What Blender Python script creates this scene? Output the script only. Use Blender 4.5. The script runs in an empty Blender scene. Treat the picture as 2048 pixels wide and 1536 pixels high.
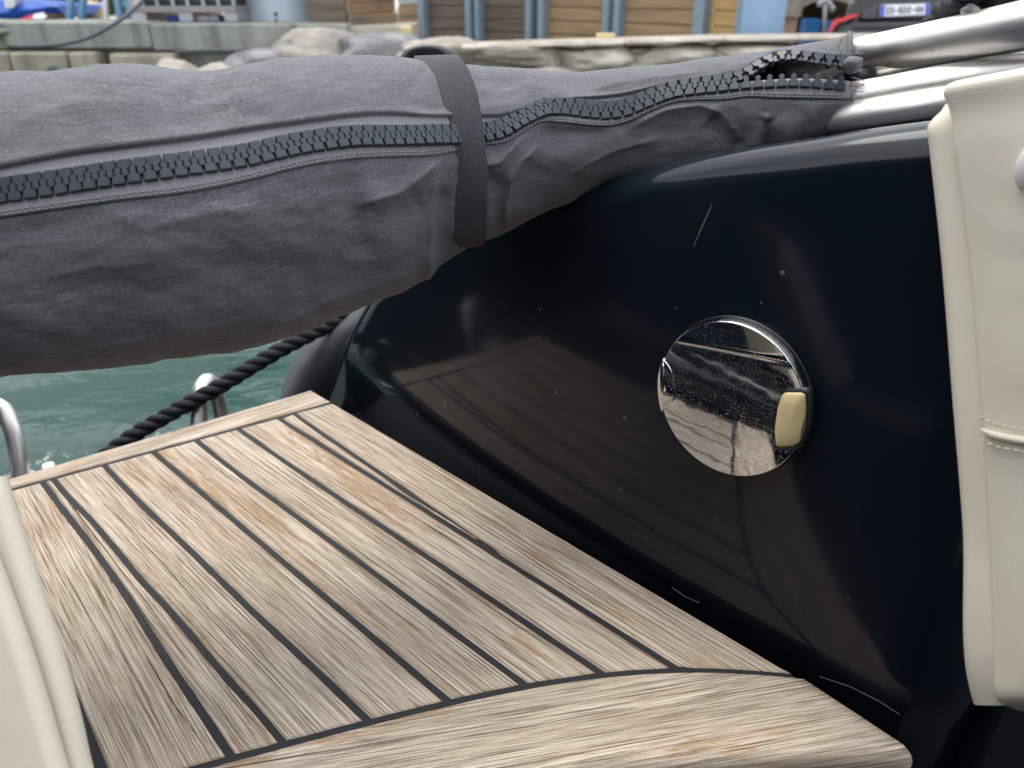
import bpy, bmesh, math, random
import numpy as np
from mathutils import Vector, Matrix, noise

random.seed(7)
R = math.radians
SC = bpy.context.scene
COL = SC.collection

# ------------------------------------------------------------------ camera
F, CX, CY = 1550.0, 1024.0, 768.0
PITCH, CAMZ = R(27), 0.42
sP, cP = math.sin(PITCH), math.cos(PITCH)
cam = bpy.data.cameras.new('camera')
cam.sensor_width = 36.0
cam.lens = F / 2048 * 36
cam.clip_start, cam.clip_end = 0.02, 300
cam.dof.use_dof = True
cam.dof.focus_distance = 0.55
cam.dof.aperture_fstop = 9.0
co = bpy.data.objects.new('camera', cam)
COL.objects.link(co)
co.location = (0, 0, CAMZ)
co.rotation_euler = (R(90) - PITCH, 0, 0)
SC.camera = co

# ------------------------------------------------------------------ light
SUN_EL, SUN_AZ = R(68), R(335)          # azimuth clockwise from +Y
w = bpy.data.worlds.new('World')
SC.world = w
w.use_nodes = True
nt = w.node_tree
bg = nt.nodes['Background']
bg.inputs[1].default_value = 0.1
sky = nt.nodes.new('ShaderNodeTexSky')
sky.sky_type = 'NISHITA'
sky.sun_disc = False
sky.sun_elevation, sky.sun_rotation = SUN_EL, SUN_AZ
sky.dust_density = 2.0
tcw = nt.nodes.new('ShaderNodeTexCoord')
mpw = nt.nodes.new('ShaderNodeMapping')
mpw.inputs['Scale'].default_value = (1, 1, 2.2)
nzw = nt.nodes.new('ShaderNodeTexNoise')
nzw.inputs['Scale'].default_value = 2.3
nzw.inputs['Detail'].default_value = 7
nzw.inputs['Roughness'].default_value = 0.55
rpw = nt.nodes.new('ShaderNodeValToRGB')
rpw.color_ramp.elements[0].position = 0.36
rpw.color_ramp.elements[1].position = 0.6
rpw.color_ramp.elements[0].color = (0.3, 0.3, 0.3, 1)
mxw = nt.nodes.new('ShaderNodeMixRGB')
mxw.inputs[2].default_value = (16.0, 16.5, 17.3, 1)
nt.links.new(tcw.outputs['Generated'], mpw.inputs[0])
nt.links.new(mpw.outputs[0], nzw.inputs['Vector'])
nt.links.new(nzw.outputs['Fac'], rpw.inputs[0])
nt.links.new(rpw.outputs[0], mxw.inputs[0])
nt.links.new(sky.outputs[0], mxw.inputs[1])
nt.links.new(mxw.outputs[0], bg.inputs[0])
sl = bpy.data.lights.new('sun', 'SUN')
sl.energy = 1.8
sl.angle = R(35)
sl.color = (1, 0.95, 0.88)
so = bpy.data.objects.new('sun', sl)
COL.objects.link(so)
sd = Vector((math.sin(SUN_AZ) * math.cos(SUN_EL), math.cos(SUN_AZ) * math.cos(SUN_EL), math.sin(SUN_EL)))
so.rotation_euler = sd.to_track_quat('Z', 'Y').to_euler()
so.location = (0, 0, 20)
SC.view_settings.view_transform = 'Standard'
SC.view_settings.look = 'None'
SC.view_settings.exposure = 0.40
SC.view_settings.gamma = 1
SC.view_settings.use_curve_mapping = False

# ------------------------------------------------------------------ helpers
WORLD = {}


def ray(x, y):
    X = (x - CX) / F
    V = (CY - y) / F
    return np.array([X, cP + V * sP, -sP + V * cP])


C0 = np.array([0, 0, CAMZ])


def P(x, y, d):
    """point at photo direction (x, y), d metres along the optical axis"""
    return C0 + ray(x, y) * d


def onz(x, y, z=0.0):
    r = ray(x, y)
    return C0 + r * ((z - CAMZ) / r[2])


def proj(p):
    q = np.asarray(p) - C0
    d = q[..., 1] * cP - q[..., 2] * sP
    return np.stack([CX + F * q[..., 0] / d, CY - F * (q[..., 1] * sP + q[..., 2] * cP) / d], -1)


def tag(o, label=None, cat=None, group=None, kind=None):
    if label: o['label'] = label
    if cat: o['category'] = cat
    if group: o['group'] = group
    if kind: o['kind'] = kind
    return o


def link(o, parent=None, world=None):
    COL.objects.link(o)
    m = world if world is not None else Matrix()
    if parent is not None:
        o.parent = parent
        o.matrix_parent_inverse = WORLD[parent.name].inverted()
    o.matrix_basis = m
    WORLD[o.name] = m.copy()
    return o


def thing(name, label, cat, loc=(0, 0, 0), group=None):
    o = bpy.data.objects.new(name, None)
    o.empty_display_size = 0.05
    link(o, None, Matrix.Translation(Vector(loc)))
    return tag(o, label, cat, group)


def mesh(name, verts, faces, mat, parent=None, smooth=True, uv=None, world=None):
    me = bpy.data.meshes.new(name)
    me.from_pydata([tuple(map(float, v)) for v in verts], [], faces)
    if uv is not None:
        ul = me.uv_layers.new(name='UVMap')
        li = np.empty(len(me.loops), dtype=np.int32)
        me.loops.foreach_get('vertex_index', li)
        ul.data.foreach_set('uv', np.asarray(uv, dtype=np.float32)[li].ravel())
    if smooth:
        me.polygons.foreach_set('use_smooth', [True] * len(me.polygons))
    if mat is not None:
        me.materials.append(mat)
    me.update()
    o = bpy.data.objects.new(name, me)
    return link(o, parent, world)


def bmobj(name, bm, mat, parent=None, smooth=False, world=None):
    bmesh.ops.recalc_face_normals(bm, faces=bm.faces)
    me = bpy.data.meshes.new(name)
    bm.to_mesh(me)
    bm.free()
    if smooth:
        me.polygons.foreach_set('use_smooth', [True] * len(me.polygons))
    me.materials.append(mat)
    o = bpy.data.objects.new(name, me)
    return link(o, parent, world)


def grid(nu, nv, wrapv=False, skip=None):
    fs = []
    for i in range(nu - 1):
        for j in range(nv if wrapv else nv - 1):
            if skip and skip(i, j):
                continue
            k = (j + 1) % nv
            fs.append((i * nv + j, i * nv + k, (i + 1) * nv + k, (i + 1) * nv + j))
    return fs


def cr(xs, ys, x):
    """smooth (pchip-like) interpolation"""
    xs = np.asarray(xs, float); ys = np.asarray(ys, float); x = np.asarray(x, float)
    h = np.diff(xs); dl = np.diff(ys) / h
    m = np.empty_like(ys)
    m[0], m[-1] = dl[0], dl[-1]
    m[1:-1] = (dl[:-1] * h[1:] + dl[1:] * h[:-1]) / (h[1:] + h[:-1])
    i = np.clip(np.searchsorted(xs, x) - 1, 0, len(h) - 1)
    t = (x - xs[i]) / h[i]
    tc = np.clip(t, 0, 1)
    v = ((2 * tc**3 - 3 * tc**2 + 1) * ys[i] + (tc**3 - 2 * tc**2 + tc) * h[i] * m[i]
         + (-2 * tc**3 + 3 * tc**2) * ys[i + 1] + (tc**3 - tc**2) * h[i] * m[i + 1])
    v = v + np.where(t > 1, (x - xs[-1]) * m[-1], 0) + np.where(t < 0, (x - xs[0]) * m[0], 0)
    return v


def box_bm(bm, x0, x1, y0, y1, z0, z1, M=None, bev=0.0):
    vs = [bm.verts.new((x, y, z)) for x in (x0, x1) for y in (y0, y1) for z in (z0, z1)]
    fs = [(0, 1, 3, 2), (4, 6, 7, 5), (0, 4, 5, 1), (2, 3, 7, 6), (0, 2, 6, 4), (1, 5, 7, 3)]
    fc = [bm.faces.new([vs[i] for i in f]) for f in fs]
    if bev:
        ed = list({e for f in fc for e in f.edges})
        r = bmesh.ops.bevel(bm, geom=ed, offset=bev, segments=2, profile=0.5, affect='EDGES')
        vs = list({v for f in r['faces'] for v in f.verts} | {v for v in vs if v.is_valid})
    if M is not None:
        bmesh.ops.transform(bm, matrix=M, verts=[v for v in vs if v.is_valid])


def box(name, dims, mat, parent=None, M=None, bev=0.0, jit=0.0):
    bm = bmesh.new()
    box_bm(bm, *dims, None, bev)
    if jit:
        for v in bm.verts:
            v.co += Vector((random.uniform(-jit, jit), random.uniform(-jit, jit), random.uniform(-jit, jit)))
    if M is not None:
        bmesh.ops.transform(bm, matrix=M, verts=bm.verts)
    return bmobj(name, bm, mat, parent)


def frames(pts):
    pts = np.asarray(pts, float)
    T = np.gradient(pts, axis=0)
    T /= np.linalg.norm(T, axis=1)[:, None]
    n0 = np.array([0, 0, 1.0]) if abs(T[0][2]) < 0.9 else np.array([0, 1.0, 0])
    N = np.empty_like(T)
    n = n0 - T[0] * (n0 @ T[0]); n /= np.linalg.norm(n)
    for i, t in enumerate(T):
        n = n - t * (n @ t); n /= np.linalg.norm(n)
        N[i] = n
    return T, N, np.cross(T, N)


def resample(pts, n):
    pts = np.asarray(pts, float)
    t = np.r_[0, np.cumsum(np.linalg.norm(np.diff(pts, axis=0), axis=1))]
    q = np.linspace(0, t[-1], n)
    return np.stack([cr(t, pts[:, k], q) for k in range(3)], 1)


def tube_geo(pts, rad, seg=16, cap=True):
    pts = np.asarray(pts, float)
    T, N, B = frames(pts)
    rad = np.broadcast_to(rad, len(pts))
    V, UV = [], []
    L = np.r_[0, np.cumsum(np.linalg.norm(np.diff(pts, axis=0), axis=1))]
    for i, p in enumerate(pts):
        for j in range(seg):
            a = 2 * math.pi * j / seg
            V.append(p + rad[i] * (math.cos(a) * N[i] + math.sin(a) * B[i]))
            UV.append((L[i], a * rad[i]))
    fs = grid(len(pts), seg, True)
    if cap:
        fs.append(tuple(range(seg))[::-1]); fs.append(tuple((len(pts) - 1) * seg + j for j in range(seg)))
    return V, fs, UV


def tube(name, pts, rad, mat, parent=None, seg=16, n=None, cap=True):
    if n: pts = resample(pts, n)
    V, fs, UV = tube_geo(pts, rad, seg, cap)
    return mesh(name, V, fs, mat, parent, True, UV)


def rope_geo(pts, rad, strands=3, lay=3.2, seg=8, step=0.12, flip=1):
    """three-strand laid rope along pts"""
    pts = np.asarray(pts, float)
    L = np.linalg.norm(np.diff(pts, axis=0), axis=1).sum()
    n = max(8, int(L / (rad * step * 2)))
    pts = resample(pts, n)
    T, N, B = frames(pts)
    s = np.linspace(0, L, n)
    V, fs = [], []
    for k in range(strands):
        a = flip * s / (rad * lay) * 2 * math.pi / 2 + 2 * math.pi * k / strands
        c = pts + 0.5 * rad * (np.cos(a)[:, None] * N + np.sin(a)[:, None] * B)
        v, f, _ = tube_geo(c, rad * 0.54, seg, True)
        o = len(V)
        V += list(v); fs += [tuple(i + o for i in q) for q in f]
    return V, fs


def rope(name, pts, rad, mat, parent=None, **k):
    V, fs = rope_geo(pts, rad, **k)
    return mesh(name, V, fs, mat, parent, True)


# ------------------------------------------------------------------ materials
class NB:
    def __init__(s, name):
        s.m = bpy.data.materials.new(name)
        s.m.use_nodes = True
        s.t = s.m.node_tree
        s.b = s.t.nodes['Principled BSDF']

    def n(s, typ, **k):
        o = s.t.nodes.new(typ)
        for a, v in k.items(): setattr(o, a, v)
        return o

    def l(s, a, b): s.t.links.new(a, b)

    def uv(s, sc=(1, 1, 1), rot=(0, 0, 0), src='UV', rnd=False):
        tc = s.n('ShaderNodeTexCoord')
        mp = s.n('ShaderNodeMapping')
        mp.inputs['Scale'].default_value = sc
        mp.inputs['Rotation'].default_value = rot
        if rnd:
            oi = s.n('ShaderNodeObjectInfo')
            cm = s.n('ShaderNodeCombineXYZ')
            ml = s.n('ShaderNodeMath', operation='MULTIPLY'); ml.inputs[1].default_value = 37.0
            s.l(oi.outputs['Random'], ml.inputs[0])
            for i in range(3): s.l(ml.outputs[0], cm.inputs[i])
            ad = s.n('ShaderNodeVectorMath', operation='ADD')
            s.l(tc.outputs[src], ad.inputs[0]); s.l(cm.outputs[0], ad.inputs[1])
            s.l(ad.outputs[0], mp.inputs[0])
        else:
            s.l(tc.outputs[src], mp.inputs[0])
        return mp.outputs[0]

    def noise(s, vec, scale=1, det=4, rough=0.55, dist=0):
        o = s.n('ShaderNodeTexNoise')
        o.inputs['Scale'].default_value = scale
        o.inputs['Detail'].default_value = det
        o.inputs['Roughness'].default_value = rough
        o.inputs['Distortion'].default_value = dist
        s.l(vec, o.inputs['Vector'])
        return o.outputs['Fac']

    def ramp(s, fac, stops):
        o = s.n('ShaderNodeValToRGB')
        e = o.color_ramp.elements
        while len(e) < len(stops): e.new(0.5)
        for q, (p, c) in zip(e, stops):
            q.position = p
            q.color = (c, c, c, 1) if isinstance(c, (int, float)) else (*c, 1)
        s.l(fac, o.inputs[0])
        return o.outputs[0]

    def mix(s, fac, a, b, mode='MIX'):
        o = s.n('ShaderNodeMixRGB', blend_type=mode)
        for k, v in ((0, fac), (1, a), (2, b)):
            sock = o.inputs[k]
            if isinstance(v, (int, float)): sock.default_value = v if k == 0 else (v, v, v, 1)
            elif isinstance(v, tuple): sock.default_value = (*v, 1)
            else: s.l(v, sock)
        return o.outputs[0]

    def math(s, op, a, b=0.0):
        o = s.n('ShaderNodeMath', operation=op)
        for k, v in ((0, a), (1, b)):
            if isinstance(v, (int, float)): o.inputs[k].default_value = v
            else: s.l(v, o.inputs[k])
        return o.outputs[0]

    def bump(s, h, st=0.3, dist=0.001, prev=None):
        o = s.n('ShaderNodeBump')
        o.inputs['Strength'].default_value = st
        o.inputs['Distance'].default_value = dist
        s.l(h, o.inputs['Height'])
        if prev is not None: s.l(prev, o.inputs['Normal'])
        return o.outputs[0]

    def fin(s, col=None, rough=None, nrm=None, metal=0, spec=None, coat=0, ior=None, **k):
        b = s.b
        for nm, v in (('Base Color', col), ('Roughness', rough)):
            if v is None: continue
            if isinstance(v, tuple): b.inputs[nm].default_value = (*v, 1)
            elif isinstance(v, (int, float)): b.inputs[nm].default_value = v
            else: s.l(v, b.inputs[nm])
        if nrm is not None: s.l(nrm, b.inputs['Normal'])
        b.inputs['Metallic'].default_value = metal
        if spec is not None: b.inputs['Specular IOR Level'].default_value = spec
        if ior is not None: b.inputs['IOR'].default_value = ior
        b.inputs['Coat Weight'].default_value = coat
        for a, v in k.items(): b.inputs[a.replace('_', ' ')].default_value = v
        return s.m


def simple(name, col, rough=0.6, var=0.25, scale=6, metal=0, src='Object', bump=0.0, bs=40, spec=None):
    q = NB(name)
    v = q.uv(src=src)
    n1 = q.noise(v, scale, 6, 0.6)
    c = q.mix(n1, tuple(x * (1 - var) for x in col), tuple(min(1, x * (1 + var)) for x in col))
    nr = q.bump(q.noise(v, bs, 5, 0.6), bump, 0.01) if bump else None
    return q.fin(c, rough, nr, metal, spec)


# weathered teak, u along the grain, metres
def teak_mat():
    q = NB('weathered_teak')
    U = lambda u, v: q.uv((u, v, 1), rnd=True)
    mid = q.noise(U(3.5, 420), 1, 5, 0.65, 0.2)
    big = q.noise(U(6, 30), 1, 4, 0.6, 0.6)
    c = q.ramp(mid, [(0.30, (0.42, 0.32, 0.235)), (0.47, (0.60, 0.495, 0.39)), (0.66, (0.74, 0.645, 0.535))])
    c = q.mix(q.ramp(big, [(0.42, 0.0), (0.72, 0.6)]), c, (0.39, 0.30, 0.215))
    grey = q.noise(U(9, 55), 1, 5, 0.7, 0.5)
    c = q.mix(q.ramp(grey, [(0.57, 0.0), (0.68, 0.5)]), c, (0.42, 0.375, 0.33))
    # patches where the old finish survives
    pat = q.noise(U(11, 60), 1, 8, 0.74, 0.5)
    low = q.noise(U(4, 13), 1, 2)
    orange = q.math('MULTIPLY', q.ramp(pat, [(0.51, 0.0), (0.575, 1.0)]), q.ramp(low, [(0.46, 0.0), (0.58, 0.7)]))
    c = q.mix(orange, c, (0.42, 0.245, 0.115))
    oi = q.n('ShaderNodeObjectInfo')
    c = q.mix(q.math('MULTIPLY', oi.outputs['Random'], 0.20), c, (0.38, 0.295, 0.215))
    # open grain : dark hairlines of two sizes, pale raised fibres
    h1 = q.noise(U(8, 980), 1, 4, 0.65, 0.15)
    h2 = q.noise(U(22, 1900), 1, 3, 0.65)
    h3 = q.noise(U(2.6, 520), 1, 3, 0.6, 0.3)
    d1 = q.ramp(h1, [(0.36, 0.9), (0.44, 0.0)])
    d2 = q.ramp(h2, [(0.38, 0.8), (0.47, 0.0)])
    d3 = q.ramp(h3, [(0.30, 0.95), (0.35, 0.0)])
    c = q.mix(q.ramp(h2, [(0.56, 0.0), (0.68, 0.7)]), c, (0.78, 0.71, 0.62))
    c = q.mix(d1, c, (0.15, 0.095, 0.058))
    c = q.mix(d2, c, (0.24, 0.165, 0.115))
    c = q.mix(d3, c, (0.055, 0.036, 0.026))
    hole = q.math('ADD', q.math('MULTIPLY', d1, 0.6), q.math('ADD', q.math('MULTIPLY', d2, 0.3), d3))
    hgt = q.math('SUBTRACT', q.math('MULTIPLY', mid, 0.5), hole)
    nr = q.bump(hgt, 0.75, 0.0010)
    return q.fin(c, 0.82, nr, spec=0.22)


def canvas_mat():
    q = NB('faded_canvas')
    f1 = q.noise(q.uv((420, 2600, 1), rot=(0, 0, 0.06)), 1, 3, 0.75)
    f2 = q.noise(q.uv((70, 560, 1), rot=(0, 0, -0.05)), 1, 4, 0.65)
    big = q.noise(q.uv((14, 26, 1)), 1, 5, 0.6)
    fib = q.mix(0.28, f1, f2)
    c = q.ramp(fib, [(0.36, (0.058, 0.060, 0.067)), (0.5, (0.136, 0.140, 0.151)), (0.63, (0.29, 0.298, 0.318))])
    c = q.mix(q.ramp(big, [(0.35, 0.0), (0.75, 0.55)]), c, (0.185, 0.190, 0.204))
    blot = q.noise(q.uv((40, 60, 1)), 1, 6, 0.7)
    c = q.mix(q.ramp(blot, [(0.55, 0.0), (0.8, 0.18)]), c, (0.085, 0.088, 0.092))
    nr = q.bump(fib, 0.25, 0.0006)
    return q.fin(c, 0.92, nr, spec=0.15, Sheen_Weight=0.12)


def wall_mat():
    q = NB('navy_gelcoat')
    v = q.uv(src='UV')
    vo = q.n('ShaderNodeTexVoronoi'); vo.inputs['Scale'].default_value = 42
    q.l(v, vo.inputs['Vector'])
    sel = q.ramp(q.noise(v, 23, 2), [(0.56, 0.0), (0.62, 1.0)])
    spk = q.math('MULTIPLY', q.ramp(vo.outputs['Distance'], [(0.03, 1.0), (0.06, 0.0)]), sel)
    v2 = q.n('ShaderNodeTexVoronoi'); v2.inputs['Scale'].default_value = 210
    q.l(v, v2.inputs['Vector'])
    spk2 = q.math('MULTIPLY', q.ramp(v2.outputs['Distance'], [(0.06, 1.0), (0.14, 0.0)]), q.ramp(q.noise(v, 61, 3), [(0.60, 0.0), (0.68, 0.6)]))
    hair = q.noise(q.uv((90, 900, 1), rot=(0, 0, 1.1)), 1, 3, 0.6)
    hair2 = q.noise(q.uv((60, 1000, 1), rot=(0, 0, -0.5)), 1, 3, 0.6)
    hz = q.math('ADD', q.ramp(hair, [(0.66, 0.0), (0.76, 0.3)]), q.ramp(hair2, [(0.66, 0.0), (0.76, 0.25)]))
    c = q.mix(q.noise(v, 5, 4), (0.0036, 0.0078, 0.0140), (0.0052, 0.0105, 0.0185))
    c = q.mix(hz, c, (0.035, 0.045, 0.055))
    dr = q.noise(q.uv((55, 5, 1)), 1, 4, 0.6)
    c = q.mix(q.ramp(dr, [(0.6, 0.0), (0.8, 0.10)]), c, (0.06, 0.07, 0.075))
    c = q.mix(q.math('MAXIMUM', spk, spk2), c, (0.13, 0.145, 0.15))
    r = q.ramp(q.noise(v, 9, 5), [(0.3, 0.06), (0.75, 0.14)])
    wav = q.bump(q.noise(v, 5, 2), 0.06, 0.02)
    return q.fin(c, r, wav, spec=0.27, coat=0.22, Coat_Roughness=0.42)


def steel_mat(name='brushed_stainless', rough=(0.34, 0.55), col=(0.86, 0.835, 0.79)):
    q = NB(name)
    v = q.uv((16, 60, 1))
    n1 = q.noise(v, 1, 5, 0.65)
    sp = q.ramp(q.noise(q.uv((140, 260, 1)), 1, 4, 0.7), [(0.62, 0.0), (0.74, 0.8)])
    c = q.mix(sp, col, (0.33, 0.27, 0.2))
    return q.fin(c, q.ramp(n1, [(0.3, rough[0]), (0.75, rough[1])]), q.bump(q.noise(q.uv((50, 90, 1)), 1, 4), 0.08, 0.002), 1.0)


def chrome_mat():
    q = NB('scratched_chrome')
    v = q.uv(src='Object')
    vo = q.n('ShaderNodeTexVoronoi'); vo.inputs['Scale'].default_value = 520
    q.l(v, vo.inputs['Vector'])
    sp = q.math('MULTIPLY', q.ramp(vo.outputs['Distance'], [(0.14, 1.0), (0.27, 0.0)]), q.ramp(q.noise(v, 60, 5, 0.7), [(0.38, 0.0), (0.56, 1.0)]))
    h1 = q.noise(q.uv((60, 1800, 60), rot=(0.4, 0.9, 0.3), src='Object'), 1, 3)
    h2 = q.noise(q.uv((1500, 70, 70), rot=(0.2, 0.3, 1.1), src='Object'), 1, 3)
    hz = q.math('ADD', q.ramp(h1, [(0.60, 0.0), (0.72, 0.5)]), q.ramp(h2, [(0.61, 0.0), (0.72, 0.45)]))
    m = q.math('MAXIMUM', sp, hz)
    r = q.ramp(m, [(0.0, 0.035), (1.0, 0.5)])
    nr = q.bump(q.noise(v, 30, 2), 0.05, 0.004)
    return q.fin(q.mix(m, (0.72, 0.72, 0.73), (0.6, 0.6, 0.6)), r, nr, 1.0)


def vinyl_mat():
    q = NB('cream_vinyl')
    ln = q.n('ShaderNodeTexWave', wave_type='BANDS', bands_direction='Y')
    ln.inputs['Scale'].default_value = 290
    ln.inputs['Distortion'].default_value = 1.2
    ln.inputs['Detail Scale'].default_value = 0.2
    v = q.uv()
    q.l(v, ln.inputs['Vector'])
    st = q.noise(v, 9, 5, 0.6)
    c = q.mix(q.ramp(st, [(0.35, 0.0), (0.7, 0.6)]), (0.77, 0.715, 0.60), (0.70, 0.62, 0.47))
    sp = q.ramp(q.noise(v, 130, 4, 0.7), [(0.66, 0.0), (0.74, 0.35)])
    c = q.mix(sp, c, (0.34, 0.3, 0.23))
    h = q.mix(0.35, ln.outputs['Fac'], q.noise(v, 900, 3))
    return q.fin(c, 0.55, q.bump(h, 0.16, 0.0006), spec=0.35)


def strap_mat():
    q = NB('black_webbing')
    ck = q.n('ShaderNodeTexBrick')
    ck.offset = 0.5
    ck.inputs['Scale'].default_value = 1
    ck.inputs['Brick Width'].default_value = 0.0028
    ck.inputs['Row Height'].default_value = 0.0014
    ck.inputs['Mortar Size'].default_value = 0.0003
    ck.inputs['Mortar Smooth'].default_value = 1
    ck.inputs['Color1'].default_value = (1, 1, 1, 1)
    ck.inputs['Color2'].default_value = (0.8, 0.8, 0.8, 1)
    ck.inputs['Mortar'].default_value = (0, 0, 0, 1)
    q.l(q.uv(), ck.inputs['Vector'])
    c = q.mix(ck.outputs['Color'], (0.02, 0.021, 0.024), (0.115, 0.122, 0.135))
    return q.fin(c, 0.75, q.bump(ck.outputs['Color'], 0.8, 0.0008), spec=0.3)


def tape_mat():
    q = NB('zip_tape_grey')
    wv = q.n('ShaderNodeTexWave', wave_type='BANDS', bands_direction='X')
    wv.inputs['Scale'].default_value = 285
    wv.inputs['Distortion'].default_value = 0.6
    q.l(q.uv(), wv.inputs['Vector'])
    n = q.noise(q.uv((500, 500, 1)), 1, 3)
    c = q.mix(q.math('MULTIPLY', wv.outputs['Fac'], 0.7), (0.30, 0.288, 0.315), (0.54, 0.525, 0.56))
    c = q.mix(q.math('MULTIPLY', n, 0.4), c, (0.25, 0.235, 0.27))
    return q.fin(c, 0.85, q.bump(wv.outputs['Fac'], 0.6, 0.0006), spec=0.2)


def water_mat():
    q = NB('harbour_water')
    v = q.uv(src='Object')
    n1 = q.noise(q.uv((1, 1.6, 1), src='Object'), 9, 4, 0.55, 0.4)
    n2 = q.noise(v, 34, 3, 0.5)
    nr = q.bump(n1, 0.35, 0.03)
    nr = q.bump(n2, 0.12, 0.012, nr)
    c = q.mix(q.noise(v, 1.2, 3), (0.002, 0.040, 0.028), (0.004, 0.058, 0.042))
    return q.fin(c, 0.03, nr, ior=1.62)


def concrete_mat(name, a, b, streak=True):
    q = NB(name)
    v = q.uv(src='Object')
    n1 = q.noise(v, 2.2, 7, 0.65)
    c = q.mix(q.ramp(n1, [(0.3, 0.0), (0.7, 1.0)]), a, b)
    if streak:
        s2 = q.noise(q.uv((5, 5, 0.5), src='Object'), 1, 5, 0.6)
        c = q.mix(q.ramp(s2, [(0.5, 0.0), (0.68, 0.65)]), c, tuple(x * 0.45 for x in a))
    return q.fin(c, 0.9, q.bump(q.noise(v, 18, 6, 0.65), 0.5, 0.03), spec=0.2)


def stone_mat(name, a, b, c3):
    q = NB(name)
    v = q.uv(src='Object', rnd=True)
    n1 = q.noise(v, 2.5, 7, 0.65, 0.5)
    c = q.ramp(n1, [(0.3, a), (0.5, b), (0.68, c3)])
    c = q.mix(q.ramp(q.noise(v, 9, 6, 0.7), [(0.55, 0.0), (0.7, 0.5)]), c, tuple(x * 0.4 for x in a))
    return q.fin(c, 0.9, q.bump(q.noise(v, 7, 8, 0.7), 0.6, 0.06), spec=0.2)


def wood_bg(name, a, b):
    q = NB(name)
    n1 = q.noise(q.uv((1.2, 1.2, 14), src='Object', rnd=True), 1, 5, 0.6)
    c = q.mix(q.ramp(n1, [(0.3, 0.0), (0.7, 1.0)]), a, b)
    return q.fin(c, 0.85, q.bump(n1, 0.3, 0.01), spec=0.2)


M_teak = teak_mat()
M_canvas = canvas_mat()
M_wall = wall_mat()
M_steel = steel_mat()
M_chrome = chrome_mat()
M_vinyl = vinyl_mat()
M_strap = strap_mat()
M_tape = tape_mat()
M_water = water_mat()
M_caulk = simple('black_caulk', (0.012, 0.0125, 0.014), 0.7, 0.3, 60, bump=0.2, bs=300)
M_crack = simple('dark_crack', (0.03, 0.02, 0.015), 0.9, 0.2, 200)
M_matte = simple('matte_navy', (0.008, 0.011, 0.016), 0.85, 0.2, 5, spec=0.08)
M_tooth = simple('slate_plastic', (0.046, 0.059, 0.071), 0.42, 0.2, 300, bump=0.04, bs=900)
M_rope = simple('black_rope', (0.016, 0.017, 0.019), 0.7, 0.4, 300, bump=0.4, bs=900)
M_fleck = simple('white_fleck', (0.45, 0.46, 0.47), 0.8, 0.3, 300)
M_blackpl = simple('black_plastic', (0.02, 0.022, 0.026), 0.35, 0.2, 30)
M_ivory = simple('yellowed_plastic', (0.80, 0.63, 0.34), 0.45, 0.08, 70, bump=0.05, bs=500)
M_white = simple('white_plastic', (0.75, 0.74, 0.72), 0.3, 0.05, 20)
M_rubber = simple('dark_grey_rubber', (0.085, 0.092, 0.105), 0.45, 0.18, 12)
M_thread = simple('stitch_thread', (0.38, 0.35, 0.38), 0.8, 0.2, 500)
M_cthread = simple('cream_thread', (0.56, 0.52, 0.42), 0.7, 0.15, 500)
M_mark = simple('pale_scratch', (0.10, 0.12, 0.125), 0.6, 0.4, 300)
M_greyplug = simple('grey_plastic_plug', (0.16, 0.16, 0.185), 0.5, 0.35, 120, bump=0.3, bs=250)
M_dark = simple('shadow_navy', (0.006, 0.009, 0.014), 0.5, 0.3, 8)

exec_order = []
# ================================================================== WATER, GROUND
WZ = -0.55
ny, nx = 260, 200
ys = np.geomspace(0.3, 30, ny)
V = []
for y in ys:
    for t in np.linspace(-1, 1, nx):
        x = t * (2.2 + y * 0.9)
        z = WZ + 0.022 * noise.noise(Vector((x * 2.6, y * 4.2, 0))) + 0.055 * noise.noise(Vector((x * 1.1, y * 2.1, 5)))
        V.append((x, y, z))
tag(mesh('water', V, grid(ny, nx), M_water), kind='structure')
# outer water sheet, joined round the rippled part
bm = bmesh.new()
box_bm(bm, -60, 60, -60, 30, WZ - 1.2, WZ - 0.03)
tag(bmobj('water_body', bm, M_water), kind='structure')

# ================================================================== WALL FRAME
e = np.array([0.7124, -0.7018, 0.0])
nrm = np.array([-0.7018, -0.7124, 0.0])
W0 = onz(655, 800) - nrm * 0.010
LEAN = math.tan(R(4.3))


def bow(s):
    return 0.16 * max(0.0, 0.5 - max(s, -0.1)) ** 2


def wp(s, back, z):
    back = back + bow(s)
    return W0 + e * s - nrm * (back + z * LEAN) + np.array([0, 0, z])


def wall_px(x, y, off=0.0):
    """(s, z) on the leaning, slightly bowed wall seen at photo position x,y; off = height above it"""
    r = ray(x, y)
    N3 = nrm + np.array([0, 0, LEAN])
    sv = 0.4
    for _ in range(12):
        O3 = W0 - nrm * (bow(sv) - off)
        t = ((O3 - C0) @ N3) / (r @ N3)
        p = C0 + r * t
        sv = (p - W0) @ e
    return sv, p[2]


# --- ridge
rid = [wall_px(*p) for p in [(740, 585), (870, 490), (985, 425), (1100, 385), (1200, 361), (1300, 333), (1400, 314), (1500, 298), (1600, 284), (1700, 268), (1860, 247)]]
rs = [p[0] for p in rid]; rz = [p[1] for p in rid]
c_top = wall_px(735, 600); c_bot = wall_px(645, 806)


def s_left(z):
    t = (z - c_bot[1]) / (c_top[1] - c_bot[1])
    return c_bot[0] + t * (c_top[0] - c_bot[0]) - 0.012 * math.sin(math.pi * min(max(t, 0), 1))


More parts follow.
